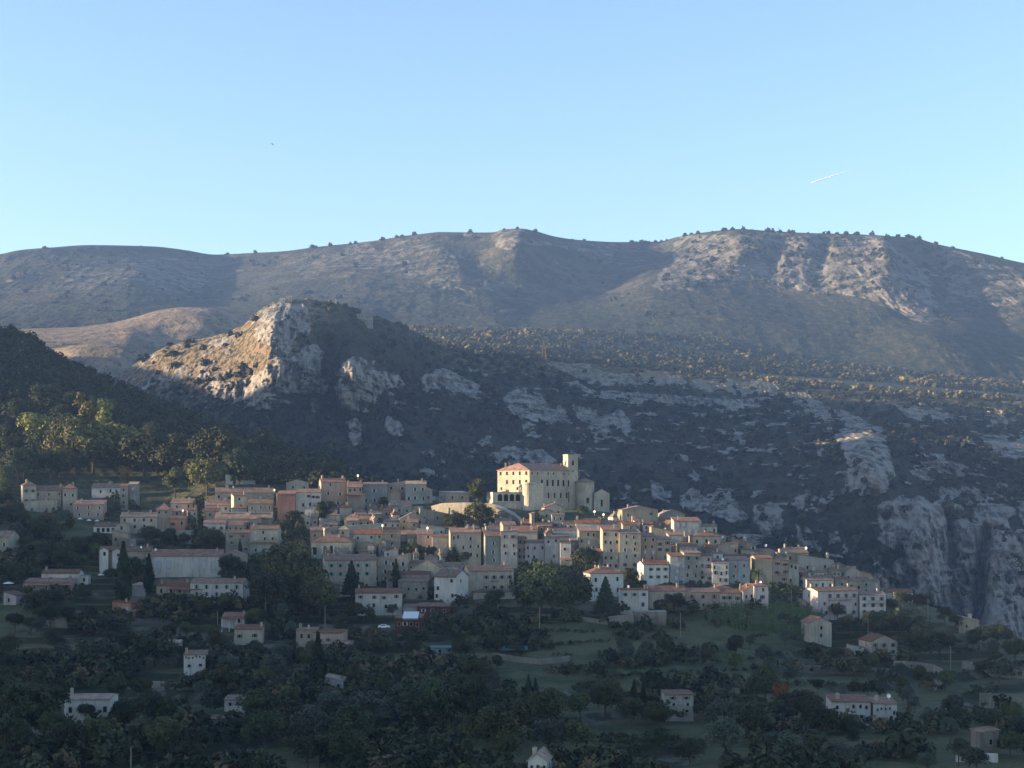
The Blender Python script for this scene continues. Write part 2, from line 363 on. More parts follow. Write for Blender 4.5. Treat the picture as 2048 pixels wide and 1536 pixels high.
CLIFF = [
 RL([(-600,1500,1350),(600,1450,1350),(1200,1430,1350),(1700,1430,1350),(2600,1430,1250)]),
 RL([(-600,1150,1500),(600,1090,1520),(1000,1100,1540),(1500,1150,1480),(1800,1180,1440),(2048,1210,1430),(2600,1230,1400)]),
 RL([(-600,1000,1600),(300,930,1600),(600,930,1640),(900,935,1680),(1200,955,1720),(1500,1000,1600),(1800,1000,1540),(2048,1010,1530),(2600,1000,1500)]),
 RL([(-600,900,1680),(250,850,1840),(450,830,1770),(600,840,1740),(900,830,1850),(1200,850,1960),(1500,880,1900),(1750,880,1780),(2048,900,1800),(2600,900,1800)]),
 RL([(-600,850,1750),(200,805,1925),(300,775,1895),(450,745,1830),(560,735,1765),(700,745,1780),(850,770,1980),(1000,770,2120),(1200,785,2200),(1400,810,2200),(1600,822,2180),(1800,835,2120),(2048,860,2100),(2600,880,2050)]),
 RL([(-600,840,1800),(150,815,2000),(190,785,1990),(219,763,1985),(273,726,1972),(342,690,1952),(420,674,1930),(478,657,1908),(513,629,1895),(540,610,1892),(560,604,1900),(600,599,1900),(640,601,1920),(680,606,1940),(720,626,1970),(770,641,2010),(815,655,2050),(860,680,2120),(900,700,2250),(950,710,2300),(1050,717,2380),(1100,721,2400),(1200,728,2420),(1300,736,2430),(1400,747,2430),(1500,757,2420),(1600,770,2400),(1800,786,2350),(2048,802,2300),(2600,840,2300)]),
 RL([(-600,900,2250),(200,880,2270),(400,800,2250),(600,760,2250),(800,760,2350),(1000,745,2700),(1500,770,2700),(2048,830,2600),(2600,850,2600)]),
]
def build_cliffs():
    t = np.linspace(0, 1, 1150); u = np.interp(t, [0, .06, .94, 1], [-600, 120, 2120, 2600])
    seg = [30, 90, 110, 130, 190, 24]
    s = np.concatenate([np.linspace(i, i+1, k, endpoint=False) for i, k in enumerate(seg)]+[[len(seg)]])
    V, D = rails_eval(CLIFF, u, s); U = np.broadcast_to(u, V.shape).copy()
    X = (U-CX)/F*D; Z = (HZ-V)/F*D
    wu = U + 15*fbm(X/20, Z/20, X*0, 5, 2, .62); wv = V + 13*fbm(X/20, Z/20, X*0+9, 5, 4, .62)
    rock = np.zeros(V.shape)
    for pl in ROCK1: rock = np.maximum(rock, inpoly(wu, wv, pl).astype(float))
    # bare patches that stand out of the scrub on the steep parts
    n = fbm(X/45, D/45, Z/30, 5, 40, .6)
    belt = sstep(700, 760, V)*(1-sstep(1200, 1300, V))*(.5+.5*sstep(900, 1500, U))
    rock = np.maximum(rock, sstep(.30, .38, n+.12*belt-.06)*(V > 640))
    n_ = fbm(X/75, D/90, Z/13, 5, 41, .6); rock = np.maximum(rock, sstep(.22, .30, n_)*belt*sstep(800, 1000, U)*(V > 740)); n_ = fbm(X/26, D/60, Z/60, 5, 43, .6); rock = np.maximum(rock, sstep(.26, .34, n_+.12*sstep(1500, 1800, U)*sstep(950, 1050, V))*belt*(V > 820))
    lit = sstep(0, 1, (700-U)/200)*sstep(60, -10, (V-pchip([p[0] for p in CLIFF[5]], [p[1] for p in CLIFF[5]], u))-60)
    rock = np.maximum(rock, .85*sstep(.12, .3, fbm(X/14, D/14, Z/14, 4, 60))*lit)
    hole = sstep(.16, .34, fbm(X/14, Z/9, X*0, 4, 77, .6)); rock = rock*(1-.55*hole)
    # soften
    for _ in range(1):
        rock[1:-1, 1:-1] = (rock[1:-1, 1:-1]*2+rock[:-2, 1:-1]+rock[2:, 1:-1]+rock[1:-1, :-2]+rock[1:-1, 2:])/6
    fade = sstep(0, 40, V-pchip([p[0] for p in CLIFF[5]], [p[1] for p in CLIFF[5]], u))*(s[:, None] < 5)
    rel = 55*fbm(X/230, Z/420, D/600, 3, 50, .5, True)
    rel += 16*fbm(X/60, Z/110, D/120, 4, 51, .55, True)
    rel += rock*7*fbm(X/3.5, Z/6, X*0, 2, 55, .7)*(s[:, None] > 3.6)
    rel += rock*(5 + 15*fbm(X/14, Z/50, D/60, 4, 52, .6, True) + 8*fbm(X/6, Z/8, X*0, 3, 53, .7))
    rel += (1-rock)*4.5*fbm(X/9, Z/7, D/30, 3, 54, .6)
    rel *= 1-.65*sstep(560, 470, U)*sstep(70, 20, V-pchip([p[0] for p in CLIFF[5]], [p[1] for p in CLIFF[5]], u)-30)
    # pillar, peak buttress and gullies, as real relief
    def ridge(pl, w, h): return h*np.exp(-(segdist(U, V, pl)/w)**2)
    rel += ridge([(700,725),(695,800)], 26, 45) + ridge([(560,640),(540,800)], 40, 40) + ridge([(1735,850),(1745,980)], 45, 60)
    rel -= ridge([(655,690),(665,830)], 22, 50) + ridge([(1330,840),(1420,960)], 50, 40)
    rel -= ridge([(1898,1030),(1905,1130)], 10, 40) + ridge([(1975,1060),(1962,1130),(1958,1260)], 12, 45) + ridge([(1800,1100),(1830,1170)], 10, 25)
    rel += ridge([(1850,1030),(1860,1180)], 35, 30) + ridge([(2020,1070),(2010,1250)], 40, 30)
    D2 = D - rel*(.35+.65*fade)*(s[:, None] < 5.6)
    X = (U-CX)/F*D2; Z = (HZ-V)/F*D2
    # crest roughness in height
    cr = np.exp(-((s[:, None]-5)/.12)**2); Z = Z + cr*(fbm(X/16, D/30, X*0, 4, 70, .6)*10*sstep(430, 520, U)*sstep(900, 700, U)+1.2*fbm(X/6, D/6, X*0, 2, 71))
    autumn = sstep(45, 0, np.abs(V-pchip([p[0] for p in CLIFF[5]], [p[1] for p in CLIFF[5]], u)-6))*sstep(850, 950, U)
    m = mat('limestone and scrub', (.1, .1, .1), .95, .1); t_ = NT(m); pos = t_.n('ShaderNodeNewGeometry').outputs['Position']
    mp = t_.n('ShaderNodeMapping'); mp.inputs['Scale'].default_value = (1, .4, .2); t_.l(pos, mp.inputs[0])
    mq = t_.n('ShaderNodeMapping'); mq.inputs['Scale'].default_value = (.16, .16, 1.6); t_.l(pos, mq.inputs[0])
    n0 = t_.math('ADD', t_.math('MULTIPLY', t_.noise(.13, 6, mp.outputs[0], .72), .68), t_.math('MULTIPLY', t_.noise(.09, 5, mq.outputs[0], .7), .32)); n1 = t_.noise(.11, 6, pos, .7); n2 = t_.noise(.03, 4, pos, .6)
    rk = t_.mix(t_.ramp(n0, .41, .56), (.075, .069, .061), (.305, .275, .235))
    rk = t_.mix(t_.math('MULTIPLY', t_.ramp(n2, .5, .7), .45), rk, (.27, .19, .13))
    sc = t_.mix(t_.ramp(n1, .38, .62), (.012, .018, .012), (.050, .052, .030)); sc = t_.mix(t_.math('MULTIPLY', t_.ramp(n2, .45, .7), .5), sc, (.06, .045, .03))
    dr = t_.mix(t_.ramp(t_.noise(.16, 5, pos, .7), .44, .58), (.22, .155, .095), (.045, .050, .028))
    sc = t_.mix(t_.attr('dry'), sc, dr)
    n9 = t_.noise(.22, 5, pos, .75)
    fac = t_.ramp(t_.math('ADD', t_.math('ADD', t_.attr('rock'), t_.math('MULTIPLY', t_.math('SUBTRACT', n1, .5), .8)), t_.math('MULTIPLY', t_.math('SUBTRACT', n9, .5), .9)), .40, .58)
    c = t_.mix(fac, sc, rk); c = t_.mix(t_.math('MULTIPLY', t_.attr('autumn'), t_.ramp(n1, .4, .6)), c, (.16, .12, .04))
    t_.l(c, t_.b.inputs['Base Color']); t_.bump(n1, .9, 6.0)
    dry = sstep(90, -30, V-pchip([120, 300, 450, 560, 640, 700], [860, 790, 755, 720, 620, 580], u))*sstep(760, 600, U)
    return grid_obj('hill', X, D2, Z, m, {'rock': rock, 'dry': dry, 'autumn': autumn}, label='rocky peak and limestone cliffs')
# ---- low sunlit hill behind the left shoulder and the plateau
LOW = [
 RL([(-600,900,1950),(700,900,1950),(1300,900,2300),(2600,900,2300)]),
 RL([(-600,800,2250),(100,790,2200),(200,780,2200),(300,775,2250),(600,770,2300),(900,740,2400),(2600,850,2400)]),
 RL([(-600,705,2400),(0,705,2400),(80,705,2380),(150,690,2350),(200,686,2350),(250,690,2350),(290,700,2380),(340,730,2400),(450,740,2500),(600,720,2500),(900,700,2600),(1200,722,2600),(2600,830,2600)]),
 RL([(-600,720,2480),(0,700,2480),(150,694,2450),(250,696,2450),(300,715,2480),(350,732,2500),(450,735,2550),(600,715,2600),(900,690,2700),(1200,710,2700),(2600,820,2700)]),
 RL([(-600,650,2750),(0,658,2750),(60,657,2750),(150,654,2740),(220,646,2740),(270,634,2740),(320,620,2740),(370,614,2740),(430,616,2740),(470,624,2750),(500,640,2750),(560,660,2800),(620,680,2850),(700,680,2900),(820,664,2950),(1000,668,3000),(1200,672,3050),(1400,684,3100),(1600,712,3100),(1800,738,3050),(2048,765,3000),(2600,800,3000)]),
 RL([(-600,730,3200),(400,720,3200),(820,650,3300),(1400,664,3300),(2048,735,3300),(2600,800,3300)]),
]
def build_low():
    u = np.linspace(-600, 2600, 700); seg = [16, 50, 20, 80, 20]
    s = np.concatenate([np.linspace(i, i+1, k, endpoint=False) for i, k in enumerate(seg)]+[[len(seg)]])
    V, D = rails_eval(LOW, u, s); U = np.broadcast_to(u, V.shape)
    X = (U-CX)/F*D; Z = (HZ-V)/F*D
    rel = 12*fbm(X/160, Z/160, D/200, 4, 90, .5, True)+5*fbm(X/30, Z/30, D/40, 3, 91)
    D2 = D-rel*sstep(.4, 1, s)[:, None]; X = (U-CX)/F*D2; Z = (HZ-V)/F*D2
    m = mat('dry grass slope', (.2, .15, .1), .95, .1); t_ = NT(m); pos = t_.n('ShaderNodeNewGeometry').outputs['Position']
    n1 = t_.noise(.035, 6, pos, .7); n2 = t_.noise(.12, 4, pos, .6)
    c = t_.mix(t_.ramp(n1, .38, .62), (.14, .115, .08), (.25, .185, .13)); c = t_.mix(t_.math('MULTIPLY', t_.ramp(n2, .54, .62), .7), c, (.045, .05, .03))
    c = t_.mix(t_.attr('green'), c, t_.mix(t_.ramp(n2, .4, .6), (.04, .05, .028), (.10, .085, .045)))
    t_.l(c, t_.b.inputs['Base Color']); t_.bump(n2, .6, 4.0)
    green = np.clip(sstep(650, 850, U)+sstep(2.5, 2.9, s)[:, None]*sstep(3.4, 3.0, s)[:, None], 0, 1)
    return grid_obj('hill', X, D2, Z, m, {'green': green*np.ones(V.shape)}, label='low dry hill and wooded plateau')
# ---- the long mountain
SKY = [(-700,560),(-300,535),(0,508),(40,500),(100,495),(180,490),(250,491),(310,493),(370,500),(430,509),(500,506),(560,503),(640,493),(700,487),(760,480),(800,473),(850,467),(880,464),(960,465),(990,464),(1005,459),(1040,457),(1070,462),(1110,473),(1160,480),(1240,484),(1320,483),(1350,475),(1400,466),(1450,460),(1480,458),(1540,462),(1620,466),(1700,468),(1780,472),(1830,476),(1870,487),(1920,498),(1970,508),(2020,520),(2048,526),(2300,570),(2700,640)]
def sky_d(u): return float(np.interp(u, [-700,0,430,900,1040,1300,1480,1850,2048,2700], [4000,4100,4500,4300,4150,4500,4050,3950,3800,3500]))
MTN = [
 RL([(-700,860,2500),(2700,960,2400)]),
 RL([(-700,740,2950),(0,725,2950),(600,720,2950),(1000,720,2950),(1400,735,2950),(2048,815,2750),(2700,900,2700)]),
 RL([(-700,660,3250),(0,655,3200),(300,640,3300),(600,640,3300),(820,650,3300),(1200,650,3300),(1450,640,3300),(1700,660,3250),(1850,668,3100),(2048,720,3000),(2700,800,2950)]),
 RL([(-700,600,3600),(0,600,3550),(250,560,3750),(430,600,3700),(600,570,3750),(900,590,3600),(1000,605,3600),(1200,600,3700),(1320,570,3650),(1450,562,3700),(1600,590,3600),(1750,610,3420),(1850,637,3380),(1950,620,3400),(2048,655,3300),(2700,720,3200)]),
 RL([(u, v+18, sky_d(u)-130) for (u, v) in SKY]),
 RL([(u, v, sky_d(u)) for (u, v) in SKY]),
 RL([(-700,760,5200),(2700,850,5200)]),
]
ROCK3 = [
 [(1345,480),(1480,460),(1620,466),(1780,474),(1800,500),(1830,540),(1880,590),(1890,640),(1850,640),(1770,605),(1680,585),(1560,572),(1470,562),(1380,560),(1300,575),(1310,545),(1350,520)],
 [(985,462),(1030,457),(1080,466),(1110,480),(1060,492),(1030,488),(1000,494),(985,490)], [(1880,500),(2100,560),(2100,640),(1980,610),(1900,600)],
 [(150,520),(260,510),(400,525),(420,580),(300,600),(180,590),(130,560)], [(0,600),(100,620),(200,640),(60,655)],
 [(700,490),(860,480),(930,530),(985,590),(880,580),(740,540),(620,560),(560,530)],
 [(1110,480),(1230,490),(1220,530),(1180,520)], [(1905,690),(1970,718),(1950,716)], [(1690,690),(1750,690),(1745,705),(1700,705)],
]
def build_mtn():
    u = np.interp(np.linspace(0, 1, 1100), [0, .07, .93, 1], [-700, -20, 2070, 2700]); seg = [10, 50, 80, 190, 60, 24]
    s = np.concatenate([np.linspace(i, i+1, k, endpoint=False) for i, k in enumerate(seg)]+[[len(seg)]])
    V, D = rails_eval(MTN, u, s); U = np.broadcast_to(u, V.shape)
    X = (U-CX)/F*D; Z = (HZ-V)/F*D
    wu = U+14*fbm(X/60, Z/60, X*0, 4, 2)*1.6; wv = V+14*fbm(X/60, Z/60, X*0+9, 4, 4)*1.6
    rock = np.zeros(V.shape)
    for i, pl in enumerate(ROCK3): rock = np.maximum(rock, inpoly(wu, wv, pl)*(1.0 if i in (0, 1, 7, 8) else .55))
    rock = np.maximum(rock, .8*sstep(.26, .5, fbm(X/110, Z/70, D/100, 5, 140, .6)))
    for _ in range(3):
        rock[1:-1, 1:-1] = (rock[1:-1, 1:-1]*2+rock[:-2, 1:-1]+rock[2:, 1:-1]+rock[1:-1, :-2]+rock[1:-1, 2:])/6
    def ridge(pl, w, h): return h*np.exp(-(segdist(U, V, pl)/w)**2)
    rel = 20*fbm(X/520, Z/700, D/900, 3, 150, .5, True)+15*fbm(X/130, Z/190, D/200, 5, 151, .6, True)
    rel += 9*fbm(X/55, Z/150, D/150, 5, 158, .6, True); rel += rock*(16*fbm(X/45, Z/110, D/100, 4, 152, .6, True)+7*fbm(X/15, Z/20, X*0, 3, 153))+7*fbm(X/28, Z/20, D/60, 4, 154, .6)
    rel += ridge([(860,480),(930,540),(985,600)], 45, 50)-ridge([(930,490),(1010,560),(1060,620)], 40, 30)
    rel += ridge([(1765,480),(1780,520)], 20, 70)+ridge([(1770,560),(1850,620)], 34, 75)+ridge([(1480,470),(1430,550)], 60, 12)
    rel -= ridge([(1820,500),(1900,560),(1990,640)], 38, 60)+ridge([(1290,490),(1250,560),(1180,620)], 70, 8)+ridge([(1650,480),(1640,560)], 18, 45)+ridge([(1560,480),(1540,550)], 14, 35)
    rel -= ridge([(375,510),(380,600)], 12, 24); rel += ridge([(1036,465),(1010,520)], 35, 50)+ridge([(620,500),(720,560)], 60, 60)
    w = sstep(.3, 1.5, s)[:, None]*(1-.75*sstep(4.2, 5, s)[:, None])*(s[:, None] < 5.5)
    D2 = D-rel*w; X = (U-CX)/F*D2; Z = (HZ-V)/F*D2
    m = mat('mountain slope', (.15, .14, .11), .95, .1); t_ = NT(m); pos = t_.n('ShaderNodeNewGeometry').outputs['Position']
    mp = t_.n('ShaderNodeMapping'); mp.inputs['Scale'].default_value = (1, .6, .5); t_.l(pos, mp.inputs[0])
    n0 = t_.noise(.03, 6, mp.outputs[0], .7); n1 = t_.noise(.045, 6, pos, .65); n2 = t_.noise(.007, 4, pos, .6); n3 = t_.noise(.022, 3, pos, .5)
    rk = t_.mix(t_.ramp(n0, .32, .62), (.062, .058, .047), (.18, .16, .13))
    sc = t_.mix(t_.ramp(n2, .4, .62), (.034, .035, .021), (.080, .071, .048)); sc = t_.mix(t_.math('MULTIPLY', t_.ramp(n0, .45, .65), .5), sc, (.10, .090, .068))
    fac = t_.ramp(t_.math('ADD', t_.attr('rock'), t_.math('MULTIPLY', t_.math('SUBTRACT', n1, .5), 1.3)), .35, .62)
    c = t_.mix(fac, sc, rk); c = t_.mix(t_.math('MULTIPLY', t_.ramp(n3, .47, .55), t_.ramp(n1, .44, .52)), c, (.028, .036, .024))
    c = t_.mix(t_.attr('low'), c, t_.mix(t_.ramp(n1, .42, .6), (.022, .028, .017), (.052, .050, .030)))
    t_.l(c, t_.b.inputs['Base Color']); t_.bump(n1, .8, 14.0)
    low = .25*sstep(.1, .5, fbm(X/90, Z/60, D/90, 4, 171))+sstep(.0, .6, fbm(X/200, Z/90, D/200, 4, 160)*.5+sstep(3.3, 2.2, s)[:, None]*.75)
    return grid_obj('mountain', X, D2, Z, m, {'rock': rock, 'low': np.clip(low, 0, 1)}, label='long grey limestone mountain')
# ---- the hill west of the village, outside the frame, behind which the sun is going down
def build_west():
    a = np.linspace(-900, 2700, 300); b = np.linspace(-1, 1, 41)
    A, B = np.meshgrid(a, b, indexing='ij')
    crest = np.interp(a, [-900,0,300,420,520,590,668,740,820,900,1000,1200,1350,1480,1545,1600,1640,1700,1753,1850,1900,2000,2100,2180,2268,2400,2600,2700], [185,180,176,174,169,171,181,193,222,256,290,312,345,358,315,285,275,288,298,310,328,360,378,340,305,295,270,180])[:, None]
    crest = crest + CRN*fbm(A/60, A*0, A*0, 3, 200)[:, :1]*2.0
    base = -120.0; H = base+(crest-base)*np.exp(-(B*2.3)**2)*1.0
    H = np.where(np.abs(B) < 1e-6, crest, H)
    X = -1500+B*np.where(B < 0, 900, 480); Y = A
    H = H + fbm(X/60, Y/60, X*0, 4, 201)*10*np.clip(np.abs(B)*4, 0, 1)
    m = mat('wooded hill', (.03, .04, .022)); t_ = NT(m); pos = t_.n('ShaderNodeNewGeometry').outputs['Position']
    t_.l(t_.mix(t_.ramp(t_.noise(.04, 5, pos), .4, .6), (.02, .03, .016), (.06, .06, .035)), t_.b.inputs['Base Color'])
    return grid_obj('hills', X, Y, H, m, {}, label='hill to the west that shades the valley')
CRN = 1.0
ground = build_near(); cliffs = build_cliffs(); lowhill = build_low(); mountain = build_mtn(); west = build_west()
# ------------------------------------------------------------------ light, air, camera
SUN_EL, SUN_AZ = 7.5, 84.0     # elevation; degrees from straight behind the camera round to the left
w = bpy.data.worlds.new('World'); scene.world = w; w.use_nodes = True
nt = w.node_tree; bg = nt.nodes['Background']; sk = nt.nodes.new('ShaderNodeTexSky'); sk.sky_type = 'NISHITA'; sk.sun_disc = False
sdir = (-math.sin(R(SUN_AZ))*math.cos(R(SUN_EL)), -math.cos(R(SUN_AZ))*math.cos(R(SUN_EL)), math.sin(R(SUN_EL)))
sk.sun_elevation = R(SUN_EL); sk.sun_rotation = math.atan2(sdir[0], sdir[1]) % (2*math.pi)
sk.air_density = 1.0; sk.dust_density = SKY_DUST; sk.ozone_density = SKY_OZ; sk.altitude = 300
hs = nt.nodes.new('ShaderNodeMix'); hs.data_type = 'RGBA'; hs.blend_type = 'MULTIPLY'; hs.inputs[0].default_value = 1; hs.inputs[7].default_value = (*SKY_TINT, 1)
nt.links.new(sk.outputs[0], hs.inputs[6]); nt.links.new(hs.outputs[2], bg.inputs['Color']); bg.inputs['Strength'].default_value = SKY_STR
from mathutils import Vector
sl = bpy.data.lights.new('sun', 'SUN'); sl.energy = SUN_STR; sl.angle = R(.5); sl.color = (1.0, .77, .50)
so = bpy.data.objects.new('sun', sl); link(so); so.rotation_euler = Vector(sdir).to_track_quat('Z', 'Y').to_euler()
if HAZE > 0:
    hb = MB(); hb.box(-2700, 2700, -1200, 6000, -900, 1100)
    hm = bpy.data.materials.new('air'); hm.use_nodes = True; hn = hm.node_tree
    for n_ in list(hn.nodes):
        if n_.type != 'OUTPUT_MATERIAL': hn.nodes.remove(n_)
    pv = hn.nodes.new('ShaderNodeVolumePrincipled'); pv.inputs['Density'].default_value = HAZE
    pv.inputs['Color'].default_value = (*HAZE_COL, 1); pv.inputs['Anisotropy'].default_value = .0
    hn.links.new(pv.outputs[0], [n_ for n_ in hn.nodes if n_.type == 'OUTPUT_MATERIAL'][0].inputs['Volume'])
    hz = hb.build('haze', hm); hz['kind'] = 'stuff'
from mathutils.bvhtree import BVHTree
_bv = {}
def bvh(o):
    if o.name not in _bv:
        me = o.data; co = np.empty(len(me.vertices)*3, np.float32); me.vertices.foreach_get('co', co)
        li = np.empty(len(me.loops), np.int32); me.loops.foreach_get('vertex_index', li); _bv[o.name] = BVHTree.FromPolygons(co.reshape(-1, 3).tolist(), li.reshape(-1, 4).tolist())
    return _bv[o.name]
def hit(objs, u, v):
    dr = Vector(((u-CX)/F, 1, (HZ-v)/F)).normalized(); best = None
    for o in objs:
        h = bvh(o).ray_cast(Vector((0, 0, 0)), dr)
        if h[0] is not None and (best is None or h[3] < best[1]): best = (h[0], h[3])
    return best[0] if best else None
cam = bpy.data.cameras.new('camera'); co_ = bpy.data.objects.new('camera', cam); link(co_)
cam.sensor_width = 36; cam.lens = 36*F/2048; co_.rotation_euler = (R(90), 0, 0)
cam.shift_y = (HZ-768)/2048.0; cam.clip_start = 1; cam.clip_end = 60000; scene.camera = co_
vs = scene.view_settings; vs.view_transform = 'Standard'; vs.look = 'None'; vs.exposure = EXPO; vs.gamma = 1
scene.cycles.use_denoising = True; scene.cycles.max_bounces = 4; scene.cycles.diffuse_bounces = 2; scene.cycles.volume_bounces = 0
scene.cycles.transparent_max_bounces = 4
# ------------------------------------------------------------------ buildings
HB = []          # (u0, u1, vtop, vbase, d) of every building, for planting round them
LM = []          # (u, v, phrase) landmarks used to tell trees and walls apart
_mc = {}
def cached(key, fn):
    if key not in _mc: _mc[key] = fn()
    return _mc[key]
def window_mesh(w, h, code):
    def f():
        b = MB(); e = .13
        b.box(-w/2, w/2, -.03, .02, 0, h, 1)
        b.box(-w/2-e, -w/2, -.07, .02, 0, h); b.box(w/2, w/2+e, -.07, .02, 0, h)
        b.box(-w/2-e, w/2+e, -.07, .02, h, h+e); b.box(-w/2-e-.05, w/2+e+.05, -.16, .02, -e, 0)
        return b.mesh('window', [M['surr'], M['lightglass' if code == 'l' else 'glass']])
    return cached(('w', w, h, code == 'l'), f)
def shutter_mesh(w, h, code):
    def f():
        b = MB(); b.box(-w/4, w/4, -.09, -.03, 0, h)
        for k in range(5): b.box(-w/4+.05, w/4-.05, -.115, -.092, h*(k+.25)/5, h*(k+.6)/5)
        return b.mesh('shutter', SH[code])
    return cached(('s', w, h, code), f)
SH = {'g': M['green'], 'b': M['blue'], 'w': M['brown'], 's': M['greyshut'], 't': M['tealshut'], 'r': M['redshut']}
SHW = {'g': 'green', 'b': 'blue', 'w': 'brown', 's': 'pale grey', 't': 'turquoise', 'r': 'dull red'}
def child(name, me, parent, loc=(0,0,0), rz=0.0, label=None):
    o = bpy.data.objects.new(name, me); link(o, parent); o.location = loc; o.rotation_euler = (0, 0, rz)
    if label: o['label'] = label
    return o
def add_window(root, loc, rz, w, h, code):
    o = child('window', window_mesh(w, h, code), root, loc, rz)
    if code in SH:
        me = shutter_mesh(w, h, code)
        child('shutter', me, o, (-w*.78-.1, 0, 0)); child('shutter', me, o, (w*.78+.1, 0, 0))
    return o
def dish_mesh():
    b = MB(); prof = [(.02, 0)] + [(.55*math.sin(t), .55*(1-math.cos(t))*.6) for t in (.3, .6, .9, 1.2)]
    n = 14
    for i in range(len(prof)-1):
        for j in range(n):
            a0, a1 = 2*math.pi*j/n, 2*math.pi*(j+1)/n
            q = [(prof[i][0]*math.cos(a0), prof[i][1], prof[i][0]*math.sin(a0)), (prof[i][0]*math.cos(a1), prof[i][1], prof[i][0]*math.sin(a1)),
                 (prof[i+1][0]*math.cos(a1), prof[i+1][1], prof[i+1][0]*math.sin(a1)), (prof[i+1][0]*math.cos(a0), prof[i+1][1], prof[i+1][0]*math.sin(a0))]
            b.face([(x, -y, z+1.5) for x, y, z in q])
    b.tube([(0, 0, 0), (0, .0, 1.5)], [.03, .03], 6); b.tube([(0, 0, 1.5), (0, -.5, 1.5)], [.02, .04], 6)
    return b.mesh('satellite dish', M['dish'])
def add_dish(root, loc, rz=-.9, sc=1.0):
    o = child('satellite_dish', cached('dish', dish_mesh), root, loc, rz); o.scale = (sc,)*3
def chimney_mesh(k):
    b = MB(); w, d, h = [(.45, .35, 1.7), (.35, .3, 1.4), (.75, .4, 1.6)][k]
    b.box(-w, w, -d, d, -1.2, h); b.box(-w-.08, w+.08, -d-.08, d+.08, h, h+.12)
    for x in ((-w*.5, w*.5) if k != 1 else (0,)): b.lathe([(.13, h+.12), (.11, h+.45), (0, h+.46)], 8, 1, x, 0)
    return b.mesh('chimney', [M['cream'], M['tile']])
def roof_geo(kind, W, dp, ez, rise, oh=.35, th=.2):
    """roof over x -W/2..W/2, y 0..dp, eaves at ez"""
    b = MB(); hw = W/2
    if kind == 'g':
        s = rise/(dp/2); lo = ez-oh*s
        b.prism([(-oh, lo), (dp/2, ez+rise), (dp/2, ez+rise+th), (-oh, lo+th)], 'x', -hw-oh*.6, hw+oh*.6)
        b.prism([(dp/2, ez+rise), (dp+oh, lo), (dp+oh, lo+th), (dp/2, ez+rise+th)], 'x', -hw-oh*.6, hw+oh*.6)
    elif kind == 's':
        s = rise/hw; lo = ez-oh*s
        b.prism([(-hw-oh, lo), (0, ez+rise), (0, ez+rise+th), (-hw-oh, lo+th)], 'y', -oh*.6, dp+oh*.6)
        b.prism([(0, ez+rise), (hw+oh, lo), (hw+oh, lo+th), (0, ez+rise+th)], 'y', -oh*.6, dp+oh*.6)
    elif kind in 'ml r':
        if kind == 'm': b.prism([(-oh, ez-oh*rise/dp), (dp+oh, ez+rise*(1+oh/dp)), (dp+oh, ez+rise*(1+oh/dp)+th), (-oh, ez-oh*rise/dp+th)], 'x', -hw-oh*.6, hw+oh*.6)
        elif kind == 'l': b.prism([(-hw-oh, ez), (hw+oh, ez+rise), (hw+oh, ez+rise+th), (-hw-oh, ez+th)], 'y', -oh*.6, dp+oh*.6)
        else: b.prism([(-hw-oh, ez+rise), (hw+oh, ez), (hw+oh, ez+th), (-hw-oh, ez+rise+th)], 'y', -oh*.6, dp+oh*.6)
    elif kind == 'h':
        q = min(W, dp)/2*.96; x0, x1, y0, y1 = -hw-oh, hw+oh, -oh, dp+oh; zz = ez-.08
        for z0, z1 in ((zz+th, ez+rise+th),):
            if W >= dp: A, Bp = (-hw+q, dp/2, z1), (hw-q, dp/2, z1)
            else: A, Bp = (0, q, z1), (0, dp-q, z1)
            c = [(x0,y0,z0),(x1,y0,z0),(x1,y1,z0),(x0,y1,z0)]
            if W >= dp: b.face([c[0],c[1],Bp,A]); b.face([c[1],c[2],Bp]); b.face([c[2],c[3],A,Bp]); b.face([c[3],c[0],A])
            else: b.face([c[0],c[1],A]); b.face([c[1],c[2],Bp,A]); b.face([c[2],c[3],Bp]); b.face([c[3],c[0],A,Bp])
        b.box(x0, x1, y0, y1, zz, zz+th-.002)
    elif kind == 'f':
        b.box(-hw-.12, hw+.12, -.12, dp+.12, ez-.02, ez+.22)
    elif kind == 'b':                                # barrel
        n = 10; pts = [(-hw-.3+(W+.6)*i/n, ez+rise*math.sin(math.pi*i/n)) for i in range(n+1)]
        for i in range(n): b.prism([pts[i], pts[i+1], (pts[i+1][0], pts[i+1][1]+th), (pts[i][0], pts[i][1]+th)], 'y', -.3, dp+.3)
    return b
def wall_geo(kind, W, dp, z0, ez, rise):
    b = MB(); hw = W/2
    if kind == 'g': b.prism([(0, z0), (dp, z0), (dp, ez), (dp/2, ez+rise-.02), (0, ez)], 'x', -hw, hw)
    elif kind == 's': b.prism([(-hw, z0), (hw, z0), (hw, ez), (0, ez+rise-.02), (-hw, ez)], 'y', 0, dp)
    elif kind == 'm': b.prism([(0, z0), (dp, z0), (dp, ez+rise-.02), (0, ez)], 'x', -hw, hw)
    elif kind == 'l': b.prism([(-hw, z0), (hw, z0), (hw, ez+rise-.02), (-hw, ez)], 'y', 0, dp)
    elif kind == 'r': b.prism([(-hw, z0), (hw, z0), (hw, ez), (-hw, ez+rise-.02)], 'y', 0, dp)
    elif kind == 'b': b.prism([(-hw, z0), (hw, z0)]+[(hw-W*i/10, ez+rise*math.sin(math.pi*i/10)-.02) for i in range(11)], 'y', 0, dp)
    else: b.box(-hw, hw, 0, dp, z0, ez)
    return b
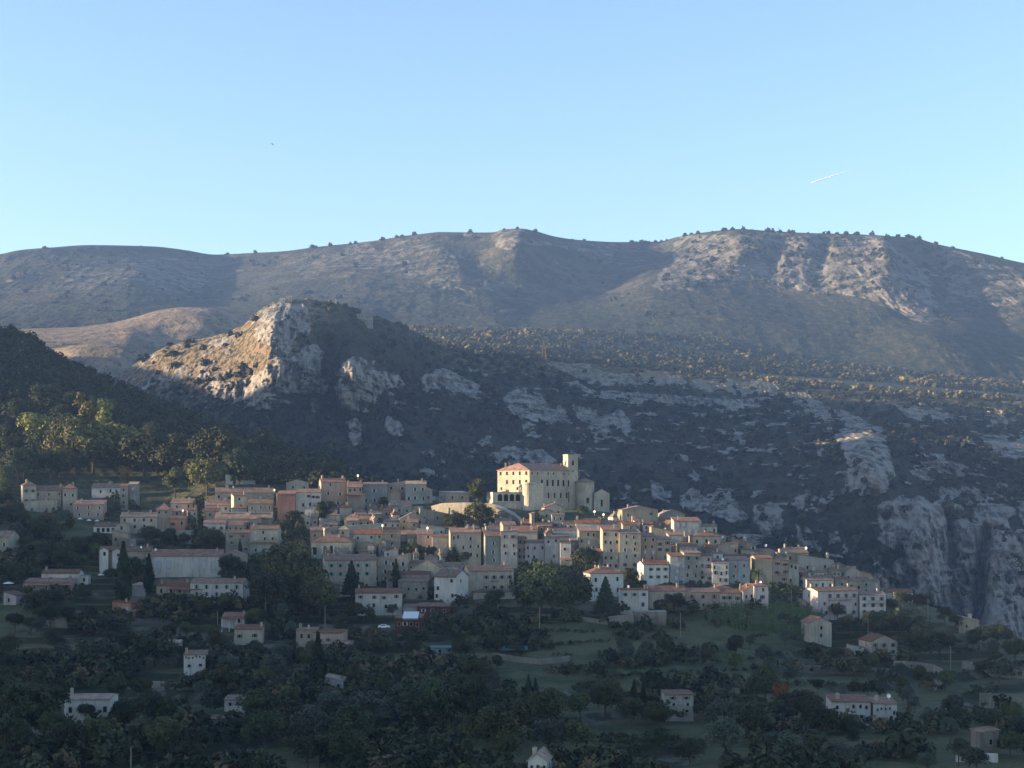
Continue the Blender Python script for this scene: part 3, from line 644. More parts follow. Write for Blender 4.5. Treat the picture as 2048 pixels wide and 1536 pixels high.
def K(u0, u1, ve, vb, roof='g', rh=7, wall='cream', tile='tile', yaw=8, dp=9, win=None, dd=0, ch=1, top=0, found=6, arches=None, ver=None, bal=None, sidewin=True, winsz=None, lit=None):
    return dict(u0=u0, u1=u1, ve=ve, vb=vb, roof=roof, rh=rh, wall=wall, tile=tile, yaw=yaw, dp=dp, win=win, dd=dd, ch=ch, found=found, arches=arches, ver=ver, bal=bal, sidewin=sidewin, winsz=winsz)
def block(root, d0, k, org):
    d = d0+k['dd']; th = R(k['yaw']); st = abs(math.sin(th)); dp = k['dp']
    x0 = (k['u0']-CX)/F*d; x1 = (k['u1']-CX)/F*d
    W = ((x1-x0)-dp*st)/math.cos(th)
    if W < 1.5: dp = max(1.2, (x1-x0)*.4/max(st, .2)); W = max(1.2, ((x1-x0)-dp*st)/math.cos(th))
    xc = (x0+dp*st+x1)/2 if th > 0 else (x0+x1-dp*st)/2
    zb = (HZ-k['vb'])/F*d; ez = (HZ-k['ve'])/F*d - zb
    roof = k['roof']
    dr = d + (dp/2 if roof in 'gh' else (dp if roof == 'm' else 0))
    rise = max(.15, (HZ-k['ve']+k['rh'])/F*dr-zb-ez) if roof not in 'f' else .1
    loc = (xc-org[0], d-org[1], zb-org[2])
    yw = wall_geo(roof, W, dp, -k['found'], ez, rise)
    w_ = yw.build('wall', M[k['wall']], root); w_.location = loc; w_.rotation_euler = (0, 0, th)
    r_ = roof_geo(roof, W, dp, ez, rise).build('roof', M['conc' if roof == 'f' and k['tile'] == 'tile' else k['tile']], root); r_.location = loc; r_.rotation_euler = (0, 0, th)
    rg = random.Random(int(k['u0']*131+k['vb']*7+k['ve']))
    for c in range(k['ch']):
        fx = rg.choice([-.42, -.3, .3, .42, .1])*W; fy = dp*rg.choice([.45, .6, .35])
        zc = ez+rise*(1-abs(fy-dp/2)/(dp/2)) if roof in 'gh' else (ez+rise*.5 if roof != 's' else ez+rise*(1-abs(fx)/(W/2)))
        if roof == 'h': zc = ez+rise*.6; fx *= .5
        ck = rg.choice([0, 1, 2]); o = child('chimney', cached(('ch', ck), lambda: chimney_mesh(ck)), r_, (fx, fy, zc-.1))
        o.rotation_euler = (0, 0, rg.choice([0, math.pi/2]))
    c_, s_ = math.cos(th), math.sin(th)
    def loc2(x, y, z): return (loc[0]+c_*x-s_*y, loc[1]+s_*x+c_*y, loc[2]+z)
    if k['win']:
        for spec in k['win'].split(';'):
            t = spec.split(); q_ = t[0]; nr = int(q_[0]); nc = int(q_[2:-1]) if not q_[-1].isdigit() else int(q_[2:]); code = q_[-1] if not q_[-1].isdigit() else 'n'
            f0, f1 = (float(t[1]), float(t[2])) if len(t) > 2 else (.0, 1.0)          # part of the width
            z0f, z1f = (float(t[3]), float(t[4])) if len(t) > 4 else (.04, .98)
            Ww = W*(f1-f0); hh = ez*(z1f-z0f)/nr; wh = min(rg.choice([1.1, 1.3, 1.5]), hh*.5) if k['winsz'] is None else k['winsz'][1]; ww = min(rg.choice([.7, .8, .9]), Ww/nc*.4) if k['winsz'] is None else k['winsz'][0]
            if code in SH and Ww/nc < 2.3*ww: ww = Ww/nc*.36
            ww = round(ww, 1) or .3; wh = round(wh, 1) or .5
            for i in range(nr):
                for j in range(nc):
                    if nr*nc > 4 and rg.random() < .2 and code not in 'gbt': continue
                    x = -W/2+W*f0+Ww*(j+.5)/nc + rg.uniform(-.14, .14)*Ww/nc*(code not in 'gbtr'); z = ez*z0f+hh*(i+.5)-wh/2+rg.uniform(-.3, .3)*(code not in 'gbtr')
                    cc = code
                    if code == 'x': cc = rg.choice('nnslwng')
                    if code == 'y': cc = rg.choice('nnnnls')
                    add_window(root, loc2(x, 0, z), th, ww, wh, cc)
            if k['sidewin'] and st > .15 and dp > 5:
                side = -1 if th > 0 else 1
                for i in range(min(nr, 3)):
                    if rg.random() < .55:
                        add_window(root, loc2(side*W/2, dp*rg.uniform(.3, .7), ez*z0f+hh*(i+.5)-wh/2), th+(-math.pi/2 if side < 0 else math.pi/2), .6, round(min(1.2, wh), 1), 'n')
    if k['arches']:
        n, f0, f1, aw, ah, az = k['arches']
        for j in range(n):
            x = -W/2+W*(f0+(f1-f0)*(j+.5)/n); b = MB()
            pts = [(-aw/2, 0), (aw/2, 0)]+[(aw/2*math.cos(math.pi*i/8), ah-aw/2+aw/2*math.sin(math.pi*i/8)) for i in range(9)]
            b.prism(pts, 'y', -.04, .3, 0)
            for i in range(8):
                a0, a1 = math.pi*i/8, math.pi*(i+1)/8; r0, r1 = aw/2, aw/2+.28; zz = ah-aw/2
                b.prism([(r0*math.cos(a0), zz+r0*math.sin(a0)), (r1*math.cos(a0), zz+r1*math.sin(a0)), (r1*math.cos(a1), zz+r1*math.sin(a1)), (r0*math.cos(a1), zz+r0*math.sin(a1))], 'y', -.12, .05, 1)
            o = b.build('arch', [M['glass'], M['surr']], root); o.location = loc2(x, 0, az); o.rotation_euler = (0, 0, th)
    if k['ver']:                                        # lean-to veranda: depth, eave height, number of posts, f0, f1
        vd, vh, npst, f0, f1 = k['ver']; xa, xb = -W/2+W*f0, -W/2+W*f1
        b = MB(); b.prism([(-vd-.3, vh), (0.0, vh+.7), (0.0, vh+.88), (-vd-.3, vh+.18)], 'x', xa-.2, xb+.2)
        o = b.build('veranda_roof', M[k['tile']], root); o.location = loc; o.rotation_euler = (0, 0, th)
        for j in range(npst):
            p = MB(); p.box(-.16, .16, -.16, .16, -3, vh); q = p.build('pillar', M[k['wall']], root)
            q.location = loc2(xa+(xb-xa)*j/(npst-1), -vd+.2, 0); q.rotation_euler = (0, 0, th)
    if k['bal']:
        for (fx, fz, bw) in k['bal']:
            b = MB(); b.box(-bw/2, bw/2, -1.1, -.0, -.12, 0, 1)
            for i in range(int(bw/.3)+1):
                xx = -bw/2+.02+i*(bw-.04)/int(bw/.3); b.box(xx-.015, xx+.015, -1.08, -1.05, 0, .95)
            b.box(-bw/2, bw/2, -1.09, -1.03, .95, 1.0); b.box(-bw/2, -bw/2+.04, -1.05, -.05, .95, 1.0); b.box(bw/2-.04, bw/2, -1.05, -.05, .95, 1.0)
            o = b.build('balcony', [M['iron'], M['conc']], root); o.location = loc2(-W/2+W*fx, 0, ez*fz); o.rotation_euler = (0, 0, th)
    HB.append((k['u0'], k['u1'], k['ve']-k['rh'], k['vb'], d))
    return dict(loc=loc, W=W, ez=ez, rise=rise, th=th, loc2=loc2, d=d, roof=r_)
def B(name, label, blocks, cat='house', lm=None, dishes=(), group='houses of the hill village', ddabs=None):
    k0 = blocks[0]; uc = (k0['u0']+k0['u1'])/2
    d = ddabs or ground_d(uc, k0['vb'])
    org = P(uc, k0['vb'], d); root = empty(name, org); tag(root, label, cat, group)
    info = [block(root, d, k, org) for k in blocks]
    for (u, v) in dishes:
        dz = d+info[0]['loc'][1]*0+3; p = P(u, v, dz); add_dish(root, (p[0]-org[0], p[1]-org[1], p[2]-org[2]-1.5), rz=-.55, sc=1.15)
    if lm: LM.append((uc, k0['vb'], lm, root))
    return root, info, d, org
# --- left shoulder of the hill
B('villa', 'cream villa with two square towers, the end wall of its nearer tower in full sun', [
  K(34,71,971,1013,'h',8,'cream','tile',24,8,'2x2g',0,1), K(70,122,981,1020,'g',9,'beige','tiled',3,9,'3x5n',3,1),
  K(121,151,977,1024,'h',9,'cream','tile',10,7,'1x2s 0 1 .5 .95;1x1n 0 1 .1 .5',0,2), K(48,108,1003,1036,'l',4,'cream','tilep',3,6,'1x2b',-7,0)], 'villa', lm='the twin-towered villa', dishes=[(93,1000)])
B('house', 'brownish pink house with two rows of turquoise-shuttered windows under a flat red roof', [K(145,206,1009,1037,'m',8,'pink','tile',3,8,'2x3s',0,1)], lm='the brownish pink house')
B('house', 'low white house under the dark wood with a tall chimney stack', [K(183,241,975,990,'g',8,'white','tiled',-3,7,'1x5n',0,2)], lm='the low white house under the wood')
B('house', 'narrow old stone house with a ruined look beside the rusty tree', [K(238,256,972,1012,'m',4,'stone','tiled',5,6,'3x1n',0,0), K(256,276,968,990,'g',4,'grey','tilep',5,6,'1x1l',2,0)], lm='the narrow old stone house')
B('house', 'low arcaded house with a pale gable end behind the garden trees', [K(186,233,1053,1064,'m',7,'white','tiled',3,6,None,0,1,arches=(4,.1,.95,1.3,1.8,0)), K(230,258,1050,1064,'s',5,'cream','tilep',4,7,'1x1n',-1,0)])
B('house', 'stepped orange-roofed house with a grey box annex', [K(222,256,1068,1088,'r',8,'ochre','tilep',5,7,'1x2n',0,0), K(238,256,1078,1094,'r',3,'pink','tilep',5,5,None,-3,0), K(255,271,1079,1091,'f',1,'bluegrey','conc',5,5,None,-3,0)])
B('house', 'long beige house with a few small shutters left of the pyramid-roofed tower', [K(238,313,1034,1059,'g',9,'cream','tilep',5,9,'2x4x',0,2)], lm='the long beige house')
B('tower_house', 'small square tower house under a red pyramid roof', [K(310,340,1020,1056,'h',13,'beige','tile',6,7,'1x2n 0 1 .7 1',0,0)], cat='tower house', lm='the pyramid-roofed tower house', dishes=[(332,1022)])
B('house', 'cream house with a bright red flat-pitched roof and a black square opening', [K(340,385,1006,1020,'m',8,'cream','tile',3,7,'1x2n',0,2), K(339,373,1022,1034,'m',5,'pink','tile',3,5,'1x1n',-7,0)], lm='the cream house with a bright red roof')
B('house', 'narrow pale house with a rounded sunlit gable beside the big cypress', [K(368,393,1021,1045,'m',5,'cream','tile',14,7,'2x2n',0,1)], dishes=[(366,1022)])
B('house', 'small orange-plastered house low under the red-roofed ones', [K(338,371,1037,1058,'g',5,'salmon','tiled',3,6,'1x2x',0,0)])
B('garden_wall', 'blank beige retaining wall under the small orange house', [K(350,384,1062,1079,'f',0,'beige','conc',2,3,None,0,0)], 'wall', group=None)
B('house', 'beige house cut by the edge of the photo, above the dark garden', [K(-30,25,1074,1106,'g',12,'cream','tiled',-8,10,'1x3s',0,0)])
B('house', 'rambling house with pale gables and a long rusty roof behind the tall cypress', [K(196,300,1103,1132,'g',10,'beige','tiled',4,9,'1x5x',0,2), K(197,216,1100,1118,'s',4,'white','tile',5,6,'1x1n',-3,0), K(222,243,1102,1116,'s',4,'white','tile',5,6,'1x1n',-3,0)], lm='the rambling house', dishes=[(283,1095)])
B('hall', 'long white building with six tall pale blue doors under a straight red roof', [K(302,442,1112,1146,'g',13,'white','tile',2,11,'1x6l .02 .98 .12 .8',0,1,winsz=(1.6,3.0)), K(436,490,1112,1140,'s',11,'beige','tilep',4,10,'1x1n',4,0)], 'hall', lm='the long white hall', dishes=[(312,1100)])
B('house', 'white two-storey house with dark green shutters above a tiled veranda', [K(82,157,1147,1170,'g',8,'white','tiled',2,8,'1x2g',0,1), K(50,146,1164,1183,'m',7,'cream','tile',2,5,'1x3n',-6,1,ver=(2.5,2.6,5,0,1))], lm='the white house with a veranda')
B('garage', 'small white garage beside the house with a veranda', [K(156,176,1152,1166,'f',0,'white','conc',4,5,'1x1n',0,0)], 'garage')
B('house', 'low pink-roofed house with a bright white end wall', [K(6,43,1192,1210,'r',8,'lav','tiled',-14,8,'1x1n',0,0)], lm='the low pink-roofed house')
B('pavilion', 'open garden pavilion with pale posts and a small tiled roof', [K(263,291,1170,1186,'h',5,'conc','tilep',4,5,None,0,0)], 'pavilion')
B('house', 'white house with turquoise shutters and a long red-roofed veranda wing', [K(380,491,1166,1197,'g',9,'white','tilep',-5,10,'2x5t .02 .98 .05 .98',0,1), K(312,410,1172,1192,'m',11,'cream','tile',-4,7,'1x5n',3,2,ver=(2.2,2.6,6,.3,1))], lm='the house with turquoise shutters')
B('house', 'salmon pink cube house with two stacked white-framed windows', [K(224,268,1208,1226,'r',5,'salmon','tile',-8,8,'1x1l .6 .98 .2 .9',0,1), K(245,272,1222,1240,'f',0,'salmon','tile',-5,5,'1x1l',-4,0)], lm='the salmon pink house')
# --- west end of the village
B('house', 'small white hillside house with a flat terrace room under the wood', [K(448,466,950,962,'f',0,'white','conc',8,6,'1x1l',0,0), K(468,503,952,968,'g',6,'white','tiled',8,7,'1x2n',1,1), K(482,510,962,973,'f',1,'grey','conc',8,5,None,-4,0)], lm='the small white house under the wood')
B('house', 'long pale house with a sunlit gable and a row of short chimneys', [K(426,546,985,1004,'g',9,'beige','tiled',10,9,'1x6x',0,4)], lm='the long pale house', dishes=[(467,975),(549,981)])
B('house', 'low white house under a bright red roof, its chimney wall catching the sun', [K(406,458,1011,1024,'g',9,'white','tile',8,8,'1x3n',0,2)], lm='the low white house with a sunlit chimney')
B('house', 'tall cream house with two small square windows one above the other', [K(457,493,992,1032,'m',5,'cream','tiled',20,8,'3x1n',0,1)], lm='the tall cream house')
B('house', 'plain cream house with faint shutters beside the pink house', [K(493,545,1007,1038,'g',8,'cream','tiled',5,9,'2x3s',0,1)], dishes=[(530,1028)])
B('house', 'small pinkish house with a sunlit corner right of the big cypress', [K(404,440,1022,1040,'g',6,'pink','tile',16,7,'1x2n',0,1)])
B('house', 'long row house with a sagging brown roof and faint grey shutters', [K(428,543,1037,1056,'g',12,'beige','tiled',3,9,'1x7x',0,2)], lm='the long row house', dishes=[(444,1042)])
B('house', 'small white house with turquoise windows in the cypress gap', [K(405,450,1047,1066,'g',7,'white','tiled',2,8,'1x3t',0,0)])
B('house', 'low house with a red roof between two taller grey ones', [K(446,492,1050,1062,'g',6,'grey','tile',2,7,'1x3x',0,0)])
B('house', 'broad grey-green house with a lower lean-to roof across its front', [K(499,556,1058,1108,'g',7,'teal','tiled',2,10,'2x3x .05 .95 .45 1;1x3x 0 1 .02 .3',0,1,ver=(1.6,5.0,2,0,1))], lm='the broad grey-green house')
B('house', 'rough stone house under a dull red roof with a tiny cypress before it', [K(450,501,1066,1107,'g',6,'stone','tiled',2,9,'3x2x',0,0)])
B('house', 'tall windowless rose pink house', [K(553,590,988,1040,'m',6,'rose','tile',3,9,None,0,0)], lm='the tall rose pink house')
B('house', 'white three-storey house with rows of small dark windows beside the rose pink one', [K(589,641,985,1033,'g',7,'white','tiled',5,9,'1x5w 0 1 .68 .98;1x2n .1 .75 .34 .64;1x2w 0 .9 .02 .3',0,1)], lm='the white three-storey house')
B('house', 'tall peach house with a narrow west side glowing in the sun', [K(634,692,964,1018,'g',7,'pink','tile',14,9,'1x1n .2 .5 .78 1;2x2s .05 .95 .05 .75',0,3)], lm='the tall peach house')
B('house', 'dark-porched house with two red roof slopes and a thin sunlit corner', [K(690,724,974,1022,'g',10,'pink','tile',8,8,'1x3n 0 1 .75 1',0,2,ver=(2.2,7.4,3,0,1)), K(722,730,985,1000,'m',2,'grey','tile',4,4,None,1,0)], dishes=[(716,952)])
B('house', 'low beige house with a pale gable above the white three-storey one', [K(568,617,966,984,'s',7,'beige','tilep',8,9,'1x2n',0,0)])
B('house', 'small square stone house highest of the western group', [K(613,641,941,956,'f',1,'stone','tiled',6,7,None,0,0), K(605,645,950,968,'m',3,'stone','tiled',4,6,'1x1n',-2,0)], lm='the small square stone house')
B('house', 'grey-blue house with a flat dark eave beside the dark-porched one', [K(724,774,970,1012,'m',5,'bluegrey','tiled',3,9,'2x3s',0,1)])
B('house', 'beige house with one sunlit corner and a red lean roof', [K(769,813,967,1002,'l',6,'beige','tile',8,8,'2x2y',0,1)])
B('house', 'pale green-grey house stepping down to the end of the western row', [K(809,852,968,1008,'g',6,'teal','tilep',3,9,'2x3s',0,1), K(849,865,980,1008,'r',6,'grey','tilep',3,7,'1x1n',0,0)], lm='the end house of the western row')
B('house', 'peach gable house below the western row, half hidden by a neighbour', [K(776,802,985,1006,'s',5,'beige','tilep',6,6,None,0,0)])
B('house', 'grey-roofed low house with a pinkish wall under the western row', [K(776,822,1012,1030,'m',10,'grey','tilep',3,8,'1x3n',0,0)], dishes=[(777,1016)])
B('house', 'small house with a red tile roof and one glowing orange wall corner', [K(634,675,1049,1058,'m',11,'ochre','tilep',16,7,'1x1n',0,1)])
B('stone_wall', 'long ramp-topped stone wall glowing yellow in the evening sun', [K(648,764,1056,1076,'l',8,'gold','conc',22,2.5,None,0,0)], 'wall', group=None, lm='the glowing stone wall')
B('house', 'red hip-roofed house standing on the glowing stone wall', [K(684,754,1039,1056,'h',12,'gold','tile',8,9,'1x5n',1,2)], lm='the house on the glowing wall', dishes=[(701,1045)])
B('house', 'little red-roofed house with pale laundry terraces beside the big chestnut tree', [K(616,655,1062,1078,'g',9,'pink','tile',8,8,'1x2n',0,1)], dishes=[(629,1072)])
B('house', 'big house with a low hip roof and three tall grey window bays', [K(622,707,1084,1116,'h',14,'teal','tiled',-4,12,'1x3s .25 .8 .1 .9;1x1n 0 .2 .2 .7',0,1,winsz=(1.6,3.2))], lm='the hip-roofed house with tall bays')
B('house', 'beige two-storey house with a long red eave below the glowing wall', [K(704,764,1068,1094,'g',9,'cream','tile',6,9,'2x4y',0,1)], dishes=[(765,1052)])
B('shed', 'round-topped building with a curved sunlit orange front', [K(712,752,1093,1108,'b',9,'ochre','tilep',4,7,None,0,0)], 'outbuilding', lm='the round-topped building')
B('house', 'grey tower-like house with two small black windows', [K(762,801,1062,1096,'f',1,'stone','tiled',4,8,'2x1n .3 .7',0,0)], lm='the grey tower-like house')
B('house', 'large beige house with turquoise shutters and a pale gable end', [K(640,752,1120,1168,'g',11,'beige','tiled',12,11,'2x5t .04 .9 .25 .95',0,3)], lm='the beige house with turquoise shutters')
B('house', 'tall yellow-grey house with a slanting gable and pale shutters', [K(742,820,1118,1168,'l',9,'beige','tilep',-5,10,'3x4s',3,1), K(800,882,1126,1150,'m',5,'grey','tiled',-4,9,'1x5s',5,0)])
B('hut', 'small white garden hut with a flat tiled roof', [K(678,704,1171,1187,'m',4,'white','tiled',3,5,'1x1l',0,0), K(652,680,1168,1188,'m',4,'stone','tiled',3,5,'1x1n',1,0)], 'hut')
B('house', 'white country house with four brown-shuttered upper windows', [K(706,804,1186,1220,'g',9,'white','tile',8,9,'1x4w 0 1 .55 .95;1x4n 0 1 .03 .45',0,1)], lm='the white house with brown shutters')
B('house', 'long low stone farm building with blue-grey doors behind a small cypress', [K(772,862,1148,1176,'g',6,'stone','tiled',-4,8,'1x4x',0,0)])
# --- centre
B('house', 'sunlit blank pale block on the rocks below the terrace wall', [K(819,846,1013,1024,'f',0,'cream','conc',4,6,None,0,0)], dishes=[(832,1023),(844,1018)])
B('house', 'gabled beige house with dark windows below the sunlit block', [K(796,850,1038,1062,'s',13,'beige','tilep',6,9,'2x3n',0,1)])
B('house', 'weathered grey house stepping up to the terrace wall', [K(836,905,1030,1058,'r',14,'stone','tilep',6,9,'2x3x',0,1)], lm='the weathered grey house')
B('house', 'small red-roofed house with a white balcony band', [K(764,803,1044,1058,'m',6,'white','tile',4,7,'1x3n',0,0)])
B('house', 'dark-porched house with a low red roof and pinkish wall', [K(764,800,1058,1072,'m',4,'pink','tile',4,6,'1x2n',0,0)])
B('house', 'white-walled low house with a red roof and one tall black door', [K(800,838,1070,1082,'m',9,'white','tiled',4,7,'1x1n .75 1 0 1',0,0)])
B('house', 'pinkish narrow house with two floors of grey shutters', [K(832,866,1068,1100,'m',8,'pink','tile',4,8,'3x2s',0,1)], dishes=[(855,1057)])
B('house', 'beige house with three pairs of pale shutters near the bushy fir', [K(862,898,1074,1112,'m',5,'beige','tiled',4,8,'3x2l',0,0)])
B('house', 'grey house wedged between the dark bushes and the white chimneys', [K(840,890,1056,1074,'r',7,'bluegrey','tilep',4,7,'1x3n',0,0)])
B('house', 'tall pinkish tenement with three chimneys and a thin sunlit buttress', [K(896,962,1065,1132,'g',9,'beige','tile',6,10,'3x3s .3 1 .2 .95;1x2n .05 .3 .75 .95',0,3)], lm='the pinkish tenement')
B('house', 'highest of the tall fronts, its narrow west wall glowing and its roof bright red', [K(958,1002,1072,1135,'g',17,'teal','tile',14,11,'3x1s .3 .8 .1 .9',0,1)], lm='the tall house with a glowing side')
B('house', 'tall blue-grey house with five odd windows joined to the glowing-sided one', [K(1000,1035,1064,1136,'l',4,'bluegrey','tiled',2,10,'4x2x',0,0)])
B('house', 'long low pale house with one tiny window above the tall fronts', [K(975,1030,1052,1066,'m',5,'cream','tile',4,8,'1x2n',0,1)], dishes=[(970,1050),(987,1051)])
B('house', 'blank grey box house under the castle bushes', [K(989,1024,1038,1053,'f',0,'grey','conc',4,7,None,0,0)])
B('house', 'orange-roofed house with a tall crooked sunlit chimney wall', [K(1040,1070,1048,1064,'g',9,'beige','tile',8,8,'1x2n',0,2), K(1059,1069,1028,1060,'l',3,'pink','tile',25,2.5,None,-1,0)], lm='the house with a crooked chimney wall')
B('house', 'wide house with a mottled red roof and a blank cream wall', [K(1022,1075,1064,1090,'m',11,'cream','tile',4,9,None,0,1)])
B('house', 'pinkish house with dark shuttered balconies beside the blue-grey one', [K(1033,1053,1076,1124,'m',4,'pink','tile',4,8,'3x2w',0,0,bal=[(.5,.3,3.2)])])
B('house', 'cream-fronted house with a tall central door window under a brown eave', [K(1048,1090,1086,1124,'m',6,'lav','tiled',3,9,'2x3n',0,1)])
B('house', 'sky-blue tinted house with small bright windows', [K(1088,1120,1076,1128,'g',3,'bluegrey','tiled',3,8,'1x2l 0 1 .6 .9;1x2n 0 1 .75 1;1x1b .3 .9 .1 .5',0,0)], lm='the sky-blue house')
B('house', 'narrow white house with two little windows and a tiled porch', [K(1119,1142,1086,1132,'m',4,'white','tile',3,7,'2x1n',0,0,ver=(1.6,2.6,2,0,1))], lm='the narrow white house')
B('house', 'pale house below the castle with a red roof and two bright dishes', [K(1066,1104,1048,1068,'m',4,'grey','tile',3,8,'1x3n',0,0)], dishes=[(1086,1041),(1098,1043)])
B('house', 'golden gabled house right under the castle with small chimneys', [K(1084,1130,1016,1034,'s',9,'gold','tile',8,9,'1x2n',0,3)], lm='the golden gabled house')
B('house', 'lean house with a curved pale gable catching the last light', [K(1078,1104,1024,1040,'b',5,'cream','tile',4,7,'1x1n',0,0)])
B('house', 'tall plain grey-green house with one dark window high up', [K(1102,1128,1030,1058,'m',3,'teal','tiled',3,8,'2x2x',0,0)])
B('house', 'beige house with an open dark loggia and laundry', [K(1074,1104,1052,1076,'m',3,'stone','tile',3,7,'2x2n',0,0,bal=[(.4,.35,3.0)])])
B('house', 'terraced pale house with a red shed roof and a row of white shutters', [K(1104,1160,1060,1080,'m',5,'white','tile',3,9,'1x5l',0,1)])
B('house', 'greenish house with two bright shutters above the sky-blue one', [K(1103,1140,1072,1094,'m',4,'teal','tile',3,7,'1x2l',0,0)])
B('house', 'pale house with a long brown roof behind the dark garden trees', [K(1140,1180,1082,1112,'m',5,'teal','tiled',3,8,'2x3l',0,1)], dishes=[(1176,1092)])
B('house', 'white cottage with a wide grey-white wall and turquoise windows under the round apse', [K(1124,1156,1046,1064,'m',5,'pink','tiled',3,8,'1x3t',0,0)])
B('house', 'low pink-roofed houses row beside the apse bushes', [K(1150,1200,1046,1066,'g',9,'white','tile',3,8,'1x4t',0,1)], dishes=[(1189,1024),(1207,1030),(1218,1038)])
# front row, centre
B('house', 'tall cream house with green shutters, a dark balcony and an arched round porch', [
  K(924,1027,1142,1185,'g',11,'cream','tile',14,12,'2x4g .3 1 .0 .95',0,2,bal=[(.58,.55,3.4)]),
  K(944,1038,1184,1216,'h',6,'cream','tiled',4,8,None,-6,0,arches=(4,.12,.95,2.2,3.4,0))], lm='the cream house with the arched porch')
B('house', 'white-fronted house with grey shutters and a big grey-green gable end', [K(868,936,1154,1200,'g',14,'white','tiled',-24,12,'3x3s',0,1)], lm='the house with a grey-green gable')
B('house', 'wide beige gabled barn with a long flat roof', [K(818,904,1140,1176,'s',20,'beige','tilep',-12,14,'1x2n',2,0), K(880,926,1132,1150,'m',7,'bluegrey','tilep',-4,8,'1x2n',6,0)], 'barn', lm='the wide gabled barn')
B('house', 'low grey house with dark square openings and a long brown eave', [K(796,858,1163,1192,'m',6,'stone','tiled',-4,9,'1x4n',0,0)])
# --- the long eastern front
B('house', 'tall grey tenement with tiny scattered windows at the head of the eastern front', [K(1156,1205,1062,1120,'m',7,'teal','tile',3,10,'4x4y',0,1)], lm='the head of the eastern front')
B('house', 'tall beige tenement under the glinting ridge tiles', [K(1203,1238,1060,1142,'m',7,'beige','tile',3,10,'5x3y',0,1)])
B('house', 'tall cream tenement with two dark red shop doors', [K(1236,1282,1066,1142,'m',7,'cream','tiled',3,10,'4x2y .05 .95 .3 .98;1x2r .05 .95 .05 .28',0,0)], lm='the cream tenement with red doors')
B('house', 'tall pinkish tenement with white and dark shutters', [K(1280,1312,1073,1138,'m',7,'pink','tiled',3,10,'5x2y',0,0)])
B('house', 'tall beige tenement with a brown eave at the turn of the eastern front', [K(1310,1342,1079,1136,'m',6,'beige','tiled',3,10,'4x2w',0,0)])
B('house', 'little house with a red roof and black windows before the tall tenements', [K(1190,1216,1104,1142,'m',6,'teal','tile',3,6,'2x2n',0,0)])
B('house', 'golden blank gable house with one shining white dish and a sloping sunlit verge', [K(1300,1342,1062,1082,'r',8,'ochre','tile',4,8,'1x2n',0,1)], dishes=[(1330,1059)])
B('house', 'gabled cream house with a lopsided red roof on the skyline', [K(1240,1316,1020,1056,'s',8,'beige','tilep',5,11,'2x3x',0,1)], lm='the gabled house on the skyline', dishes=[(1253,1026)])
B('house', 'low house with grey shutters and one bright dish on the upper lane', [K(1196,1248,1048,1064,'g',7,'white','tile',3,8,'1x5x',0,1)], dishes=[(1257,1052)])
B('house', 'green-grey round-gabled house on the skyline', [K(1316,1370,1030,1052,'b',9,'teal','tilep',5,9,'1x2n',0,1)])
B('house', 'pinkish house with two bright white shutters below the round gable', [K(1302,1350,1040,1060,'m',4,'pink','tile',3,8,'1x4l',0,0)])
B('house', 'tall grey house with rows of pale windows at the drop of the hill', [K(1346,1401,1042,1086,'m',7,'bluegrey','tile',3,9,'3x4l',0,1)], lm='the grey house at the drop')
B('house', 'blue-grey house with four white shutters and a red eave', [K(1336,1366,1070,1110,'m',5,'bluegrey','tile',3,8,'2x2l',0,0)])
B('house', 'white-terraced house with a dark loggia beside the grey one', [K(1384,1408,1062,1078,'m',6,'white','tile',3,7,'1x2n',0,0)])
B('house', 'square cream house with a broad brown hip roof and four dark windows', [K(1382,1441,1072,1110,'h',7,'cream','tiled',5,10,'2x3n',0,1)], lm='the square cream house', dishes=[(1446,1075)])
B('house', 'plain beige block with a single slit window and a red-tiled top', [K(1434,1476,1090,1118,'l',6,'beige','tile',3,9,'1x1n .8 1 .3 .9',0,0)])
B('house', 'house with a brown roof and a tall white flying gable', [K(1462,1512,1088,1116,'r',12,'stone','tile',3,9,'2x4x',0,2)], lm='the house with a white flying gable')
B('house', 'pale green house with a small terrace roof over the lane', [K(1356,1396,1092,1130,'m',6,'teal','tile',3,8,'1x4l .0 1 .6 1;1x2n 0 1 .1 .5',0,0)])
B('house', 'grey tenement with a turquoise window column', [K(1338,1370,1112,1164,'m',6,'bluegrey','tile',3,9,'4x1l',0,0)])
B('house', 'tall green-grey tenement with two open dark green shutters', [K(1366,1402,1106,1164,'m',4,'teal','tile',3,9,'1x2g 0 1 .7 .95;2x2n 0 1 .1 .65',0,0)])
B('house', 'pale tenement with laundry lines and iron balconies', [K(1396,1424,1112,1164,'m',5,'lav','tile',3,9,'4x2x',0,0,bal=[(.5,.3,4.0),(.5,.6,3.2)])], lm='the tenement with laundry')
B('house', 'grey-white tenement with a grey eave and two white panes', [K(1422,1458,1126,1168,'m',8,'white','tiled',3,9,'3x3x',0,0)], dishes=[(1446,1119)])
B('house', 'light blue-grey tenement next to the palm', [K(1456,1500,1120,1166,'m',6,'bluegrey','tiled',3,9,'2x2n',0,0)], lm='the blue-grey tenement')
B('house', 'long low house with a thin red roof line above the palm', [K(1448,1512,1112,1126,'m',5,'grey','tile',3,8,'1x4n',0,0)])
B('house', 'white corner house with a flying white gable chimney', [K(1506,1548,1102,1124,'m',4,'teal','tile',3,8,'1x4x',0,0)], dishes=[(1532,1092)])
B('house', 'tall blank peach house behind the palm', [K(1508,1545,1116,1166,'g',5,'ochre','tile',3,9,None,0,0)], lm='the blank peach house')
B('house', 'peach tenement with four narrow dark windows right of the palm', [K(1543,1578,1120,1168,'g',5,'pink','tiled',3,9,'3x2w',0,0,bal=[(.5,.4,3.0)])])
